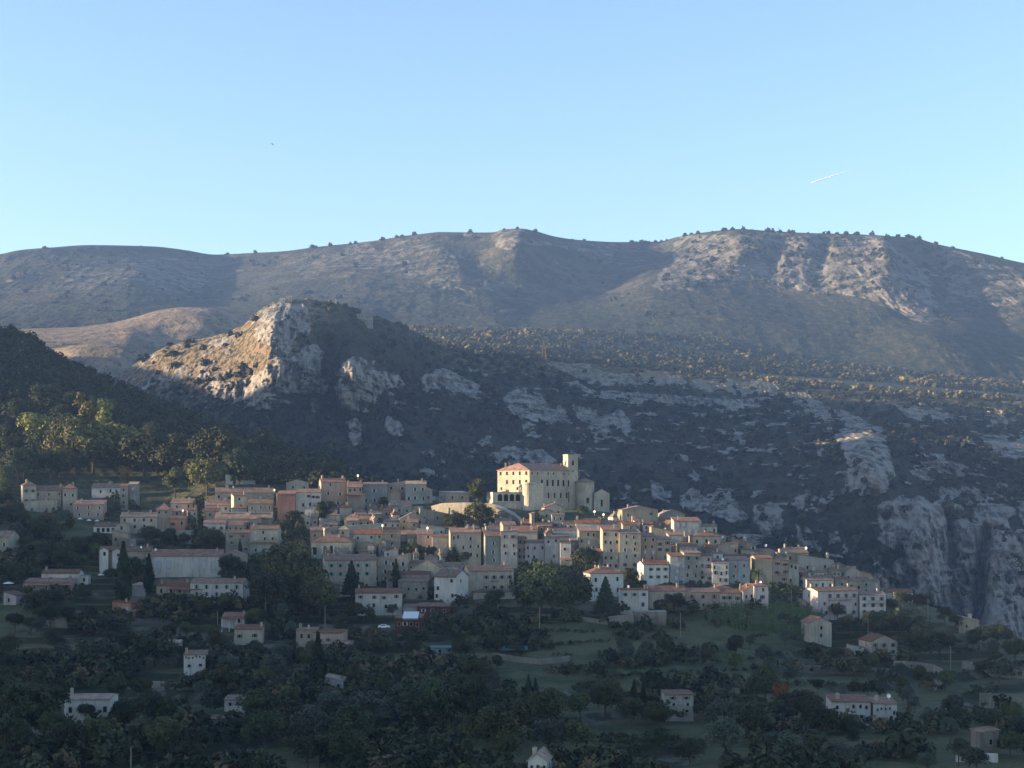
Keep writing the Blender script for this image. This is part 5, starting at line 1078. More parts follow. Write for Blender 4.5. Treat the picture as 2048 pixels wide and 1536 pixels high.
def pylon(u, v0, v1, d):
    h_ = hit([cliffs, lowhill], u, v1)
    if h_ is not None: d = h_[1]
    p = P(u, v1, d); h = (v1-v0)/F*d; b = MB(); o = empty('pylon', p); tag(o, 'tall brown lattice electricity pylon standing on the plateau edge', 'pylon')
    n = 7; hw = lambda t: 4.2*(1-t)**1.3+.7
    for sx in (-1, 1):
        for sy in (-1, 1):
            b.tube([(sx*hw(i/n), sy*hw(i/n), h*i/n) for i in range(n+1)], [.32]*(n+1), 4)
    for i in range(n):
        a, c = hw(i/n), hw((i+1)/n); z0, z1 = h*i/n, h*(i+1)/n
        for s_ in (-1, 1):
            for x0, x1 in ((-a, c), (a, -c)):
                b.tube([(x0, s_*a, z0), (x1, s_*c, z1)], [.2, .2], 4); b.tube([(s_*a, x0, z0), (s_*c, x1, z1)], [.2, .2], 4)
    b.build('lattice', M['galv'], o)
    for t, w in ((.72, 4.5), (.84, 5.5), (.96, 3.5)):
        c = MB(); c.hexa([(-w, -.2, h*t), (w, -.2, h*t), (w, .2, h*t), (-w, .2, h*t), (-.8, -.4, h*t+1.4), (.8, -.4, h*t+1.4), (.8, .4, h*t+1.4), (-.8, .4, h*t+1.4)]); c.build('crossarm', M['galv'], o)
pylon(1088, 680, 728, 2370)
# contrail and bird
b = MB(); d = 40000.0; a = Vector(P(1622, 366, d)); e = Vector(P(1700, 340, d)); pts = [a+(e-a)*t for t in (0, .03, .2, .5, .8, 1)]
b.tube([tuple(q-a) for q in pts], [2, 12, 15, 13, 8, 2], 10)
tm = bpy.data.materials.new('ice cloud'); tm.use_nodes = True; q = NT(tm); q.b.inputs['Base Color'].default_value = (1, 1, 1, 1); q.b.inputs['Roughness'].default_value = 1; q.b.inputs['Alpha'].default_value = .8
o = b.build('contrail', tm); o.location = a; tag(o, 'short white aeroplane trail slanting in the clear sky', 'contrail')
b = MB(); b.lathe([(.001, -.22), (.05, -.15), (.075, 0), (.05, .12), (.035, .17), (.001, .24)], 10)
b.face([(0, -.05, .06), (.25, .06, .10), (.5, .03, .0), (.24, .04, -.05)]); b.face([(0, -.05, .06), (-.25, .06, .10), (-.5, .03, .0), (-.24, .04, -.05)]); b.face([(-.03, 0, -.2), (.03, 0, -.2), (.06, 0, -.32), (-.06, 0, -.32)])
o = b.build('bird', M['iron']); o.location = P(545, 288, 260); o.rotation_euler = (R(-70), R(20), R(60)); o.scale = (1.0,)*3; tag(o, 'small dark bird flying alone in the sky', 'bird')
# ------------------------------------------------------------------ trees
def leaf_quads(C, N, size, seed, up=.35):
    """C centres (n,3), N outward directions -> verts, quads of leaf clumps facing roughly outward/up"""
    g = np.random.RandomState(seed); n = len(C)
    nn = N+g.normal(0, .55, (n, 3)); nn[:, 2] += up; nn /= np.linalg.norm(nn, axis=1)[:, None]+1e-9
    t = np.cross(nn, g.normal(0, 1, (n, 3))); t /= np.linalg.norm(t, axis=1)[:, None]+1e-9; b = np.cross(nn, t)
    s = (size*g.uniform(.55, 1.35, n))[:, None]; e = g.uniform(.5, 1, (n, 1))
    V = np.stack([C-t*s-b*s*e*.3, C-t*s*.1-b*s*e, C+t*s-b*s*e*.1, C+t*s*.2+b*s*e], 1).reshape(-1, 3)
    return V, np.arange(4*n).reshape(-1, 4)
def crown_points(kind, n, seed):
    g = np.random.RandomState(seed)
    if kind == 'cyp':
        z = g.uniform(0, 1, n)**.85; prof = .13*np.sin(np.pi*np.clip(z*.93+.07, 0, 1)**.8)**.7*(1-z**5)+.005; a = g.uniform(0, 2*np.pi, n)
        r = prof*(.82+.22*np.sin(a*3+z*9+seed))*g.uniform(.7, 1.08, n)
        return np.stack([r*np.cos(a), r*np.sin(a), .03+z*.97], 1), np.stack([np.cos(a), np.sin(a), .3+0*a], 1)
    if kind == 'pop':
        lob = [((g.normal(0, .07), g.normal(0, .07), .22+.7*i/9), .17*(1-abs(i/9-.35)*.9)) for i in range(10)]
    elif kind == 'fir':
        z = g.uniform(0, 1, n)**1.2; a = g.uniform(0, 2*np.pi, n); r = .30*(1-z)**.85*(.75+.3*np.abs(np.sin(z*30)))*g.uniform(.5, 1.05, n)+.01
        return np.stack([r*np.cos(a), r*np.sin(a), .12+z*.88-.1*r], 1), np.stack([np.cos(a), np.sin(a), .5+0*a], 1)
    elif kind == 'wide':
        lob = [((.34*math.cos(t)*g.uniform(.4, 1.1), .34*math.sin(t)*g.uniform(.4, 1.1), g.uniform(.38, .72)), g.uniform(.17, .26)) for t in g.uniform(0, 6.3, 13)]
        lob += [((0, 0, .72), .24), ((0, 0, .45), .26)]
    elif kind == 'tall':
        lob = [((.2*math.cos(t)*g.uniform(.3, 1.2), .2*math.sin(t)*g.uniform(.3, 1.2), z), g.uniform(.14, .22)) for t, z in zip(g.uniform(0, 6.3, 14), np.linspace(.28, .84, 14))]
    else:
        lob = [((.26*math.cos(t)*g.uniform(.3, 1.2), .26*math.sin(t)*g.uniform(.3, 1.2), g.uniform(.32, .74)), g.uniform(.16, .25)) for t in g.uniform(0, 6.3, 12)]
        lob += [((g.uniform(-.1, .1), 0, .74), .2)]
    k = np.array([l[1] for l in lob]); p = k**2/np.sum(k**2); idx = g.choice(len(lob), n, p=p)
    D = g.normal(0, 1, (n, 3)); D[:, 2] = np.where(D[:, 2] < -.5, -D[:, 2], D[:, 2]); D /= np.linalg.norm(D, axis=1)[:, None]
    rr = k[idx]*np.clip(g.normal(.92, .14, n), .35, 1.2)
    Cc = np.array([l[0] for l in lob])[idx]
    pts = Cc+D*rr[:, None]
    # knock gaps into the crown
    gap = fbm(pts[:, 0]*7+seed, pts[:, 1]*7, pts[:, 2]*7, 2, seed); keep = gap > -.28
    return pts[keep], D[keep]
TREEK = {  # kind: (crown form, material, leaves, leaf size, real height of the model)
 'oak': ('round', 'oak', 5200, 0.030, 8), 'oakw': ('wide', 'oak', 6000, 0.028, 9), 'leaf': ('round', 'leaf', 5200, 0.030, 8), 'leafw': ('wide', 'leaf', 6400, 0.028, 10),
 'tall': ('tall', 'leaf', 5200, 0.026, 11), 'olive': ('round', 'olive', 3800, 0.032, 5), 'olivew': ('wide', 'olive', 4400, 0.030, 6), 'cyp': ('cyp', 'cyp', 2400, .028, 14),
 'pop': ('pop', 'leaf', 4400, 0.024, 13), 'popy': ('pop', 'yel', 4400, 0.024, 13), 'light': ('wide', 'light', 6400, .028, 10), 'yel': ('round', 'yel', 4800, 0.030, 8), 'rust': ('tall', 'rust', 4400, 0.028, 8),
 'fir': ('fir', 'cyp', 5200, 0.023, 11), 'chest': ('wide', 'rustg', 7200, 0.024, 16), 'bush': ('round', 'oak', 2400, 0.046, 3)}
M['rustg'] = foliage('turning chestnut leaves', (.035, .045, .020), (.085, .070, .028), .25)
_tm = {}
def tree_meshes(kind, var):
    if (kind, var) not in _tm:
        form, mt, n, ls, h = TREEK[kind]; pts, nn = crown_points(form, n, 100+var*37+hash_s(kind))
        V, Q = leaf_quads(pts, nn, ls, var*11+3)
        # a few dark inner cards keep the crown from being see-through everywhere
        me = np_mesh('crown', V*h, Q, M[mt])
        b = MB(); g = random.Random(var*5+hash_s(kind)); top = {'cyp': .5, 'fir': .85, 'pop': .7}.get(form, .6)
        r0 = {'cyp': .018, 'pop': .016}.get(form, .028)*h
        b.tube([(0, 0, -.12*h), (g.uniform(-.01, .01)*h, 0, .15*h), (g.uniform(-.03, .03)*h, g.uniform(-.03, .03)*h, top*h)], [r0, r0*.8, r0*.25], 7)
        if form not in ('cyp', 'fir', 'pop'):
            for _ in range(6):
                a = g.uniform(0, 6.28); z = g.uniform(.16, .4)*h; e = g.uniform(.18, .3)*h
                b.tube([(0, 0, z), (e*.5*math.cos(a), e*.5*math.sin(a), z+.12*h), (e*math.cos(a), e*math.sin(a), z+.26*h)], [r0*.5, r0*.3, r0*.1], 5)
        _tm[(kind, var)] = (me, b.mesh('trunk', M['bark']))
    return _tm[(kind, var)]
def hash_s(s): return sum(ord(c)*(i+3) for i, c in enumerate(s)) % 97
NTREE = [0]; TREES = []
NAMES = {'oak': ('evergreen_oak', 'dark round evergreen tree'), 'oakw': ('evergreen_oak', 'broad dark evergreen tree'), 'leaf': ('broadleaf_tree', 'leafy green tree'),
 'leafw': ('broadleaf_tree', 'broad spreading green tree'), 'light': ('broadleaf_tree', 'light yellow-green tree'), 'tall': ('broadleaf_tree', 'upright green tree'), 'olive': ('olive_tree', 'silvery olive tree'), 'olivew': ('olive_tree', 'wide silvery olive tree'),
 'cyp': ('cypress', 'slim dark cypress'), 'pop': ('poplar', 'green poplar'), 'popy': ('poplar', 'yellow-green poplar'), 'yel': ('broadleaf_tree', 'yellowing tree'), 'rust': ('broadleaf_tree', 'rust-coloured tree'),
 'fir': ('conifer', 'dark conical conifer'), 'chest': ('chestnut_tree', 'great brownish chestnut tree'), 'bush': ('bush', 'dark garden bush')}
def tree(kind, u, v, hpx, label=None, wf=1.0, d=None, cat=None, sink=0):
    """v = pixel row of the foot, hpx = height in photo pixels"""
    d = d or ground_d(u, v); p = P(u, v, d); h = hpx/F*d; H0 = TREEK[kind][4]
    NTREE[0] += 1; var = NTREE[0] % (4 if kind in ('oak', 'oakw', 'leaf', 'leafw', 'olive', 'olivew') else 2)
    cm, tm_ = tree_meshes(kind, var)
    o = empty(NAMES[kind][0], p, rnd.uniform(0, 6.28)); s = h/H0; o.scale = (s*wf*rnd.uniform(.92, 1.12), s*wf*rnd.uniform(.92, 1.12), s)
    o.location.z += sink
    c = bpy.data.objects.new('crown', cm); link(c, o); t = bpy.data.objects.new('trunk', tm_); link(t, o)
    cat = cat or ('bush' if kind == 'bush' else 'tree')
    TREES.append([o, kind, u, v, hpx, label, cat]); return o
# --- the ones the photograph singles out
S = [
 ('cyp',247,1212,128,'tall slim cypress before the rambling house'), ('cyp',298,1186,78,'smaller slim cypress at the corner of the long white hall'), ('cyp',398,1086,72,'slim cypress rising between the cream houses at the west end'),
 ('cyp',636,1386,120,'lone tall cypress beside the small house with a blue door'), ('cyp',792,1178,60,'pointed cypress before the low grey house with square openings'),
 ('fir',703,1196,74,'forked dark conifer before the beige house with turquoise shutters'), ('fir',1211,1236,82,'dark pointed conifer before the red hip-roofed country house'),
 ('cyp',1057,1412,62,'dark cypress in the middle of the lower gardens'), ('cyp',1071,1412,56,'second dark cypress, close beside another in the lower gardens'), ('cyp',1268,1432,72,'cypress beside the square pale house, the taller of the pair'), ('cyp',1286,1430,66,'cypress beside the square pale house, the shorter of the pair'),
 ('cyp',480,1112,34,'tiny cypress against the rough stone house'), ('cyp',722,985,0,''), 
 ('chest',592,1212,134,'great brownish chestnut tree in the gap between the two halves of the village'), ('chest',640,1232,84,'dark tree clump leaning out from the great chestnut'), ('oakw',548,1232,90,'dark tree at the left foot of the great chestnut'),
 ('leafw',1082,1232,112,'huge dark garden tree with a yellow-green top beside the arched porch'), ('oakw',1136,1232,96,'dark heavy tree right of the huge garden tree'), ('oakw',1172,1150,58,'dark tree wedged below the long brown roof'), ('oak',1050,1228,70,'dark tree overlapping the arched porch'),
 ('leafw',828,1116,34,'rounded green bush-like tree with a sunlit yellow top in mid village'), ('fir',908,1130,56,'shaggy dark conifer against the pinkish tenement'), ('oak',928,1132,30,'small dark tree at the foot of the pinkish tenement'), ('oak',860,1118,26,'low dark tree beside the shaggy conifer'),
 ('leafw',958,1054,58,'round sunlit green tree below the castle terrace'), ('oakw',908,1064,44,'flat dark tree clump below the castle terrace'), ('tall',956,1008,52,'airy green tree standing on the castle terrace'), ('leaf',1078,1052,24,'yellow-green tree below the castle corner'),
 ('oakw',1166,1034,24,'dark bushes at the foot of the round apse'), ('oak',768,1014,22,'dark tree between the grey houses of the western row'),
 ('popy',173,888,104,'tallest yellow poplar on the wooded shoulder'), ('popy',210,894,98,'second yellow poplar, just right of the tallest'), ('yel',82,904,80,'yellowing tree left of the poplars'), ('leaf',74,910,46,'yellow-green tree below the yellowing one'),
 ('rust',249,966,34,'rust-orange tree glowing beside the narrow old stone house'), ('light',142,936,100,'large yellow-green tree lit along its left side below the poplars'), ('light',186,944,100,'round yellow-green tree directly under the poplars'), ('light',120,950,60,'smaller yellow-green tree at the left foot of the large one'), ('light',232,936,92,'large round green tree beneath the second poplar'),
 ('leafw',288,958,98,'big dark tree in the middle of the sunlit wood'), ('leafw',352,956,92,'big green tree right of the middle of the sunlit wood'), ('leafw',432,954,102,'big domed green tree at the right end of the sunlit wood'),
 ('light',414,990,76,'lit green tree above the long pale house'), ('leaf',350,990,58,'lit green tree above the bright red roof'), ('leaf',378,976,40,'small lit tree between two larger ones above the red roofs'), ('oakw',478,962,70,'dark tree above the small white house under the wood'),
 ('leaf',15,972,44,'yellow-green tree at the edge of the photo beside the villa'), ('oakw',36,962,50,'dark tree behind the twin-towered villa'), ('fir',66,944,60,'dark conifer on the left shoulder above the villa'), ('fir',115,930,70,'dark conifer between the yellowing tree and the lit wood'),
 ('oak',672,962,42,'dark tree behind the tall peach house'), ('oak',652,956,30,'smaller dark tree behind the tall peach house'), ('leaf',660,1034,34,'yellow-green shrubby tree before the tall peach house'), ('oak',644,1040,40,'dark tree before the white three-storey house'), ('leaf',694,1030,24,'ivy-green tree right of the shrubby one'),
 ('oak',583,1054,34,'dark tree at the foot of the rose pink house'), ('oakw',566,1072,34,'wide dark tree below the rose pink house'), ('oakw',424,1100,46,'dark tree before the small white house with turquoise windows'), ('oakw',300,1094,44,'dark tree under the long beige house'), ('oak',332,1096,36,'dark tree under the pyramid-roofed tower'), ('oak',368,1094,30,'dark tree under the blank retaining wall'),
 ('oakw',460,1150,44,'dark tree before the gabled end of the long white hall'), ('oak',476,1172,34,'dark tree right of the hall'), ('leaf',478,1180,30,'light green tree above the house with turquoise shutters'), ('oakw',272,1164,52,'round dark tree before the rambling house'),
 ('oakw',1355,1224,40,'round dark garden tree before the cream row house'), ('oak',1290,1162,22,'dark tree left of the white house with green shutters'), ('oakw',1262,1166,20,'dark trees behind the hip-roofed country house'), ('bush',1318,1176,10,'clipped dark hedge bush behind the pink row roof'), ('bush',1388,1176,12,'dark hedge bush behind the pink row roof, below the laundry'),
 ('leaf',1740,1256,36,'yellow-topped tree before the apartment house'), ('oakw',1700,1270,44,'dark tree below the apartment house'), ('oakw',1806,1218,36,'dark tree before the bungalow on the spur'), ('oakw',1840,1222,36,'dark rounded tree at the end of the spur trees'), ('oakw',1782,1222,26,'dark low tree between apartment house and bungalow'),
 ('oakw',1840,1322,74,'great dark tree right of the villa with an ochre roof'), ('oakw',1880,1316,56,'dark tree right of the great dark tree'), ('oakw',1796,1272,46,'dark tree above the villa with an ochre roof'), ('oak',1760,1276,40,'dark tree behind the villa with an ochre roof'), ('leafw',1660,1260,10,''),
 ('tall',1806,1398,44,'upright dark tree above the large white villa'), ('oakw',1612,1458,80,'great dark tree left of the large white villa'), ('oakw',1640,1470,64,'dark tree overlapping the left end of the large white villa'), ('fir',1706,1482,48,'dark conifer before the large white villa'), ('oak',1700,1468,40,'dark tree before the blue blinds of the large white villa'),
 ('leafw',1210,1432,72,'broad bright green tree left of the cypress pair'), ('leafw',1160,1440,58,'broad green tree at the left of the bright green one'), ('leafw',1530,1400,74,'tall green tree in the middle of the eastern gardens'), ('rust',1562,1408,44,'reddish tree right of the tall green tree'),
 ('oakw',172,1440,34,'rounded dark tree before the wide white house'), ('oakw',88,1466,100,'great dark tree left of the wide white house'), ('oakw',250,1466,72,'great dark tree right of the wide white house'), ('oakw',40,1476,110,'great dark tree at the left edge'),
 ('oakw',520,1456,80,'great dark tree right of the peach tower house'), ('oakw',860,1460,110,'great dark tree in the lower middle'), ('oakw',940,1450,96,'dark tree right of the great lower one'), ('leafw',980,1520,110,'tall green tree near the bottom middle'),
 ('oak',1910,1256,26,'dark trees behind the sandy house on the spur'), ('oakw',1985,1296,50,'dark tree on the eastern crest'), ('oak',1958,1290,38,'dark tree below the sandy house on the spur'), ('oakw',2030,1322,50,'dark tree at the right edge below the cliffs'), ('oak',1890,1246,34,'dark tree between the spur trees and the sandy house'),
 ('oak',985,1222,44,'purple-leaved dark tree at the arched porch')]
for t in S:
    if t[3] >= 15: tree(*t[:5])
# --- the palm
def palm():
    u, v = 1516, 1186; d = ground_d(u, v)-1; p = P(u, v, d); h = (v-1146)/F*d; o = empty('palm_tree', p); tag(o, 'bushy palm with arching fronds before the blank peach house', 'palm tree'); LM.append((1514, 1150, 'the palm', o))
    b = MB(); b.tube([(0, 0, -2), (.1, 0, h*.5), (0, 0, h)], [.45, .38, .5], 10); b.build('trunk', M['bark'], o)
    g = random.Random(3); cr = MB()
    for i in range(46):
        a = g.uniform(0, 6.28); el = g.uniform(-.35, 1.25); L = g.uniform(3.8, 5.2); pts = []
        for k in range(9):
            t = k/8; r = L*t*math.cos(el)*(1-.08*t); z = L*t*math.sin(el)-2.6*t*t*(1.1-.3*el); pts.append((r*math.cos(a), r*math.sin(a), h+z))
        cr.tube(pts, [.06*(1-.8*k/8) for k in range(9)], 4)
        nx, ny = -math.sin(a), math.cos(a)
        for k in range(1, 9):
            for f in (0, .5):
                q = [pts[k-1][i_]+(pts[k][i_]-pts[k-1][i_])*f for i_ in range(3)]; w = .85*math.sin(math.pi*(.12+.83*(k-1+f)/8)); dx = [(pts[k][i_]-pts[k-1][i_])*.5 for i_ in range(3)]
                for sg in (-1, 1):
                    e = (q[0]+nx*w*sg+dx[0], q[1]+ny*w*sg+dx[1], q[2]-.35*w+dx[2])
                    cr.face([q, (q[0]+dx[0]*.35, q[1]+dx[1]*.35, q[2]+dx[2]*.35), e])
    cr.build('crown', M['palmleaf'], o)
palm()
# --- the rest of the garden trees, planted where the photograph has them: (polygon, how many, kinds, height range in pixels)
def covers(u, v, h, w):
    """would this crown hide a building, or stand inside one"""
    for (a, b_, t, bt, d) in HB:
        if v > bt:      # tree in front
            ox = min(u+w, b_+2)-max(u-w, a-2); oy = min(v-h*.12, bt)-max(v-h, t)
            if ox > 0 and oy > 0 and ox*oy > .14*max(60, (b_-a)*(bt-t)): return True
        if a-3 < u < b_+3 and t+2 < v < bt+4: return True
    return False
Z = [
 ([(0,880),(110,820),(260,860),(460,870),(560,930),(520,960),(430,965),(250,965),(0,960)], 26, ['oak','oakw','leaf','leafw','oakw'], (40, 70)),
 ([(0,985),(200,1030),(330,1060),(380,1100),(250,1180),(0,1180)], 28, ['oak','oakw','leaf','oak','olive'], (24, 44)),
 ([(0,1180),(700,1200),(700,1260),(300,1330),(0,1300)], 26, ['oak','oakw','olive','leaf','olivew'], (26, 48)),
 ([(0,1300),(640,1300),(640,1430),(0,1400)], 26, ['oakw','leafw','olive','oak','olivew'], (34, 58)),
 ([(640,1290),(1000,1300),(1000,1420),(640,1430)], 17, ['olivew','leaf','oak','olive','leafw'], (30, 56)),
 ([(0,1430),(900,1430),(900,1545),(0,1545)], 20, ['oakw','leafw','oakw','olivew'], (56, 92)),
 ([(900,1440),(1600,1440),(1600,1545),(900,1545)], 16, ['oakw','leafw','olivew','leaf'], (50, 84)),
 ([(1600,1440),(2048,1440),(2048,1545),(1600,1545)], 15, ['olivew','olive','olivew','leaf'], (40, 62)),
 ([(700,1230),(1060,1240),(1060,1310),(700,1290)], 12, ['oak','leaf','olive','oakw'], (24, 40)),
 ([(1060,1260),(1560,1290),(1560,1420),(1060,1400)], 17, ['olive','olivew','olive','leaf','oak'], (24, 44)),
 ([(1560,1250),(2048,1290),(2048,1440),(1560,1430)], 17, ['olive','oak','oakw','leaf','olivew'], (26, 46)),
 ([(1640,1225),(1920,1230),(2048,1300),(1700,1285)], 8, ['oak','oakw','leaf'], (22, 34)),
 ([(640,1060),(1300,1100),(1300,1180),(700,1200)], 8, ['oak','leaf'], (14, 24)),
]
for poly, n, kinds, (h0, h1) in Z:
    us = [p[0] for p in poly]; vs_ = [p[1] for p in poly]; made = 0; placed = []
    for _ in range(n*40):
        if made >= n: break
        u = rnd.uniform(min(us), max(us)); v = rnd.uniform(min(vs_), max(vs_))
        if not inpoly(np.array([u]), np.array([v]), poly)[0]: continue
        h = rnd.uniform(h0, h1); w = h*.42
        if any(abs(u-a)*1.0 < w*.7 and abs(v-b_) < h*.22 for a, b_ in placed) or covers(u, v, h, w): continue
        tree(rnd.choice(kinds), u, v, h); placed.append((u, v)); made += 1
# --- tell every tree apart by what it stands beside
def place_labels():
    used = set(); best = [(a, b_, c) for a, b_, c, o in LM]
    named = [(t[2], t[3]-t[4]*.4, t[5]) for t in TREES if t[5]]
    named = [(a, b_, 'the '+c.split(' before ')[0].split(' beside ')[0].split(' in the ')[0].split(' at the ')[0].split(' below ')[0].split(' above ')[0].split(' right ')[0].split(' between ')[0]) for a, b_, c in named if c.startswith(('tallest', 'lone', 'huge', 'great brownish', 'rust-orange', 'shaggy', 'broad bright'))]
    best += named+[(640,1560,'the bottom edge'),(2048,1400,'the right edge'),(0,1250,'the left edge'),(745,1404,'the blue pool cover'),(1030,1306,'the turquoise tarpaulin'),(1520,1240,'the reed bed')]
    grp = []
    for t in TREES:
        o, kind, u, v, hp, lab, cat = t
        if lab: tag(o, lab, cat); used.add(lab); continue
        base = NAMES[kind][1]; sz = 'small ' if hp < 26 else ('tall ' if hp > 66 else '')
        cand = sorted(best, key=lambda q: (q[0]-u)**2+((q[1]-v)*1.4)**2)[:7]; lab = None
        for tries in range(2):
            for q in cand:
                du, dv = u-q[0], v-q[1]; far = '' if math.hypot(du, dv) < 45 else ('some way ' if math.hypot(du, dv) < 100 else 'far ')
                rel = ('below' if dv > 0 else 'above') if abs(dv) > abs(du)*.8 else ('to the right of' if du > 0 else 'to the left of')
                if abs(du) > 12 and abs(dv) > 12 and tries: rel = ('down' if dv > 0 else 'up')+' and '+('right' if du > 0 else 'left')+' of'
                l_ = f'{sz}{base} {far}{rel} {q[2]}'
                if len(l_.split()) <= 16 and l_ not in used: lab = l_; break
            if lab: break
        if lab is None: lab = f'{sz}{base} among others like it near {cand[0][2]}'
        used.add(lab); tag(o, lab, cat, 'trees in the gardens below the village' if v > 1000 else 'trees of the wood above the villa')
place_labels()
# ------------------------------------------------------------------ masses nobody could count
def mass(name, label, pts, sizes, leaves, mats, form='blob', seed=1, colvar=None):
    """pts (n,3) feet, sizes (n,) heights"""
    g = np.random.RandomState(seed); n = len(pts); idx = np.repeat(np.arange(n), leaves); m = len(idx)
    D = g.normal(0, 1, (m, 3)); D[:, 2] = np.abs(D[:, 2])*1.0-.15; D /= np.linalg.norm(D, axis=1)[:, None]
    s = sizes[idx][:, None]; lump = (1+.35*np.sin(D[:, :1]*5+idx[:, None])*np.cos(D[:, 1:2]*4+idx[:, None]*1.7))
    C = pts[idx]+D*s*np.array([.5, .5, .62])*lump*g.uniform(.75, 1.05, (m, 1))+np.array([0, 0, .3])*s
    V, Q = leaf_quads(C, D, 1.0, seed+1); Cr = np.repeat(C, 4, axis=0); k = np.repeat(s*mass_k, 4, axis=0); V = Cr+(V-Cr)*k
    at = {'tone': np.repeat(colvar[idx], 4) if colvar is not None else np.repeat(g.uniform(0, 1, n)[idx], 4)}
    o = bpy.data.objects.new(name, np_mesh(name, V, Q, mats, at)); link(o); o['kind'] = 'stuff'; o['label'] = label; return o
mass_k = .12
def tonemat(name, c0, c1, c2=None):
    m = mat(name, c0, .8, .12); t = NT(m); a = t.attr('tone'); c = t.mix(t.ramp(a, 0, .75), c0, c1)
    if c2: c = t.mix(t.ramp(a, .80, .90), c, c2)
    t.l(c, t.b.inputs['Base Color']); return m
def near_points(n, poly, seed, nohouse=True):
    g = random.Random(seed); us = [p[0] for p in poly]; vs_ = [p[1] for p in poly]; out = []
    while len(out) < n:
        u = g.uniform(min(us), max(us)); v = g.uniform(min(vs_), max(vs_))
        if not inpoly(np.array([u]), np.array([v]), poly)[0]: continue
        if nohouse and any(a-2 < u < b_+2 and t-2 < v < bt+3 for a, b_, t, bt, d in HB): continue
        out.append((u, v))
    return out
# dark wood on the ridge
g_ = np.random.RandomState(5); n = 3000
jj = np.clip(((g_.uniform(-450, 760, n)-UE0)/(UE1-UE0)*385).astype(int), 0, 385); ss = g_.uniform(10.75*50, 13.08*50, n).astype(int)
Vv = _NV[ss, jj]; Dd = _ND[ss, jj]; Uu = _us[jj]+g_.uniform(-4, 4, n)
pp = np.stack([(Uu-CX)/F*Dd, Dd, (HZ-Vv)/F*Dd-1], 1)
mass('woodland', 'dark oak wood covering the ridge at the left', pp, g_.uniform(5, 9, n), 90, tonemat('dark wood leaves', (.012, .022, .012), (.034, .046, .020), (.055, .045, .022)), seed=6)
# undergrowth in the gardens
pts = []
for poly, n in (([(0,990),(640,1010),(640,1230),(0,1230)], 1500), ([(0,1230),(1000,1240),(1000,1400),(0,1400)], 2300), ([(1000,1240),(2048,1300),(2048,1400),(1000,1400)], 1100), ([(0,1400),(2048,1400),(2048,1560),(0,1560)], 2300), ([(700,1180),(1640,1200),(1640,1260),(700,1270)], 420), ([(1650,1215),(2048,1290),(2048,1330),(1650,1280)], 260), ([(-500,1100),(0,1000),(0,1560),(-500,1560)], 300), ([(2048,1290),(2400,1360),(2400,1560),(2048,1560)], 200)):
    pts += near_points(n, poly, n)
pn = np.array([P(u, v, ground_d(u, v)) for u, v in pts]); hs_ = np.array([rnd.uniform(1.0, 2.6)+(rnd.random()<.25)*rnd.uniform(1, 2.6) for _ in pts])
clump = fbm(pn[:, 0]/22, pn[:, 1]/22, pn[:, 0]*0, 2, 300); keep = clump > -.12+.30*sstep(900, 1150, np.array([p[0] for p in pts])); pn = pn[keep]; hs_ = hs_[keep]*(1+.5*np.clip(clump[keep], 0, 1))
mass_k = .15
mass('undergrowth', 'bushes and rough growth over the garden terraces', pn, hs_, 100, tonemat('bush leaves', (.016, .025, .013), (.060, .068, .034), (.11, .085, .045)), seed=8)
# hedges and weeds along the terrace edges
pts = near_points(26000, [(900,1250),(2048,1290),(2100,1440),(2048,1540),(1000,1540),(1000,1400),(640,1420),(620,1380),(900,1330)], 55)
pn = np.array([P(u, v, ground_d(u, v)) for u, v in pts]); w_ = fbm(pn[:, 0]/40, pn[:, 1]/40, pn[:, 0]*0, 3, 5)*1.1; fr = ((pn[:, 2]+w_)/STEP) % 1
kp = (fr > .80) & (fr < .96) & (fbm(pn[:, 0]/12, pn[:, 1]/12, pn[:, 0]*0, 2, 88) > -.1); pn = pn[kp]
mass_k = .2
mass('hedgerow', 'low growth along the terrace edges', pn, np.random.RandomState(4).uniform(.5, 1.6, len(pn)), 22, tonemat('terrace edge leaves', (.016, .024, .012), (.05, .058, .026)), seed=12)
# small greenery between the houses
pts = near_points(520, [(420,1000),(700,1010),(900,1030),(1100,1040),(1250,1040),(1420,1090),(1760,1180),(1640,1200),(1300,1180),(1100,1170),(700,1190),(430,1110)], 77, True)
pn = np.array([P(u, v, ground_d(u, v)) for u, v in pts]); hs_ = np.array([rnd.uniform(1.0, 2.6) for _ in pts])
mass('shrubbery', 'small bushes in the gaps between the village houses', pn, hs_, 40, tonemat('village bush leaves', (.018, .030, .015), (.05, .07, .03)), seed=9)
# cane brake
pts = near_points(1500, [(1405,1240),(1440,1222),(1540,1216),(1640,1220),(1648,1262),(1600,1272),(1480,1262)], 31, False)
V = []; Q = []; gg = np.random.RandomState(31)
for (u, v) in pts:
    x, y, z = P(u, v, ground_d(u, v)); h = gg.uniform(2.8, 4.8)
    for _ in range(7):
        a = gg.uniform(0, 6.28); w = .10; L = gg.uniform(.2, .9); k = len(V); zz = z+h*gg.uniform(.1, .9)
        V += [(x-w, y, z-1), (x+w, y, z-1), (x+w*.4+.2*math.cos(a), y+.2*math.sin(a), z+h), (x-w*.4+.2*math.cos(a), y+.2*math.sin(a), z+h)] if _ == 0 else [(x, y, zz), (x+L*math.cos(a), y+L*math.sin(a), zz+.5), (x+1.6*L*math.cos(a), y+1.6*L*math.sin(a), zz+.15), (x+L*math.cos(a)+.1, y+L*math.sin(a), zz+.3)]
        Q.append((k, k+1, k+2, k+3))
tn = gg.uniform(0, 1, len(V))
o = bpy.data.objects.new('reeds', np_mesh('reeds', np.array(V), np.array(Q), tonemat('cane leaves', (.045, .080, .035), (.10, .145, .06), (.22, .20, .10)), {'tone': tn})); link(o); o['kind'] = 'stuff'; o['label'] = 'tall green cane brake below the apartment house'
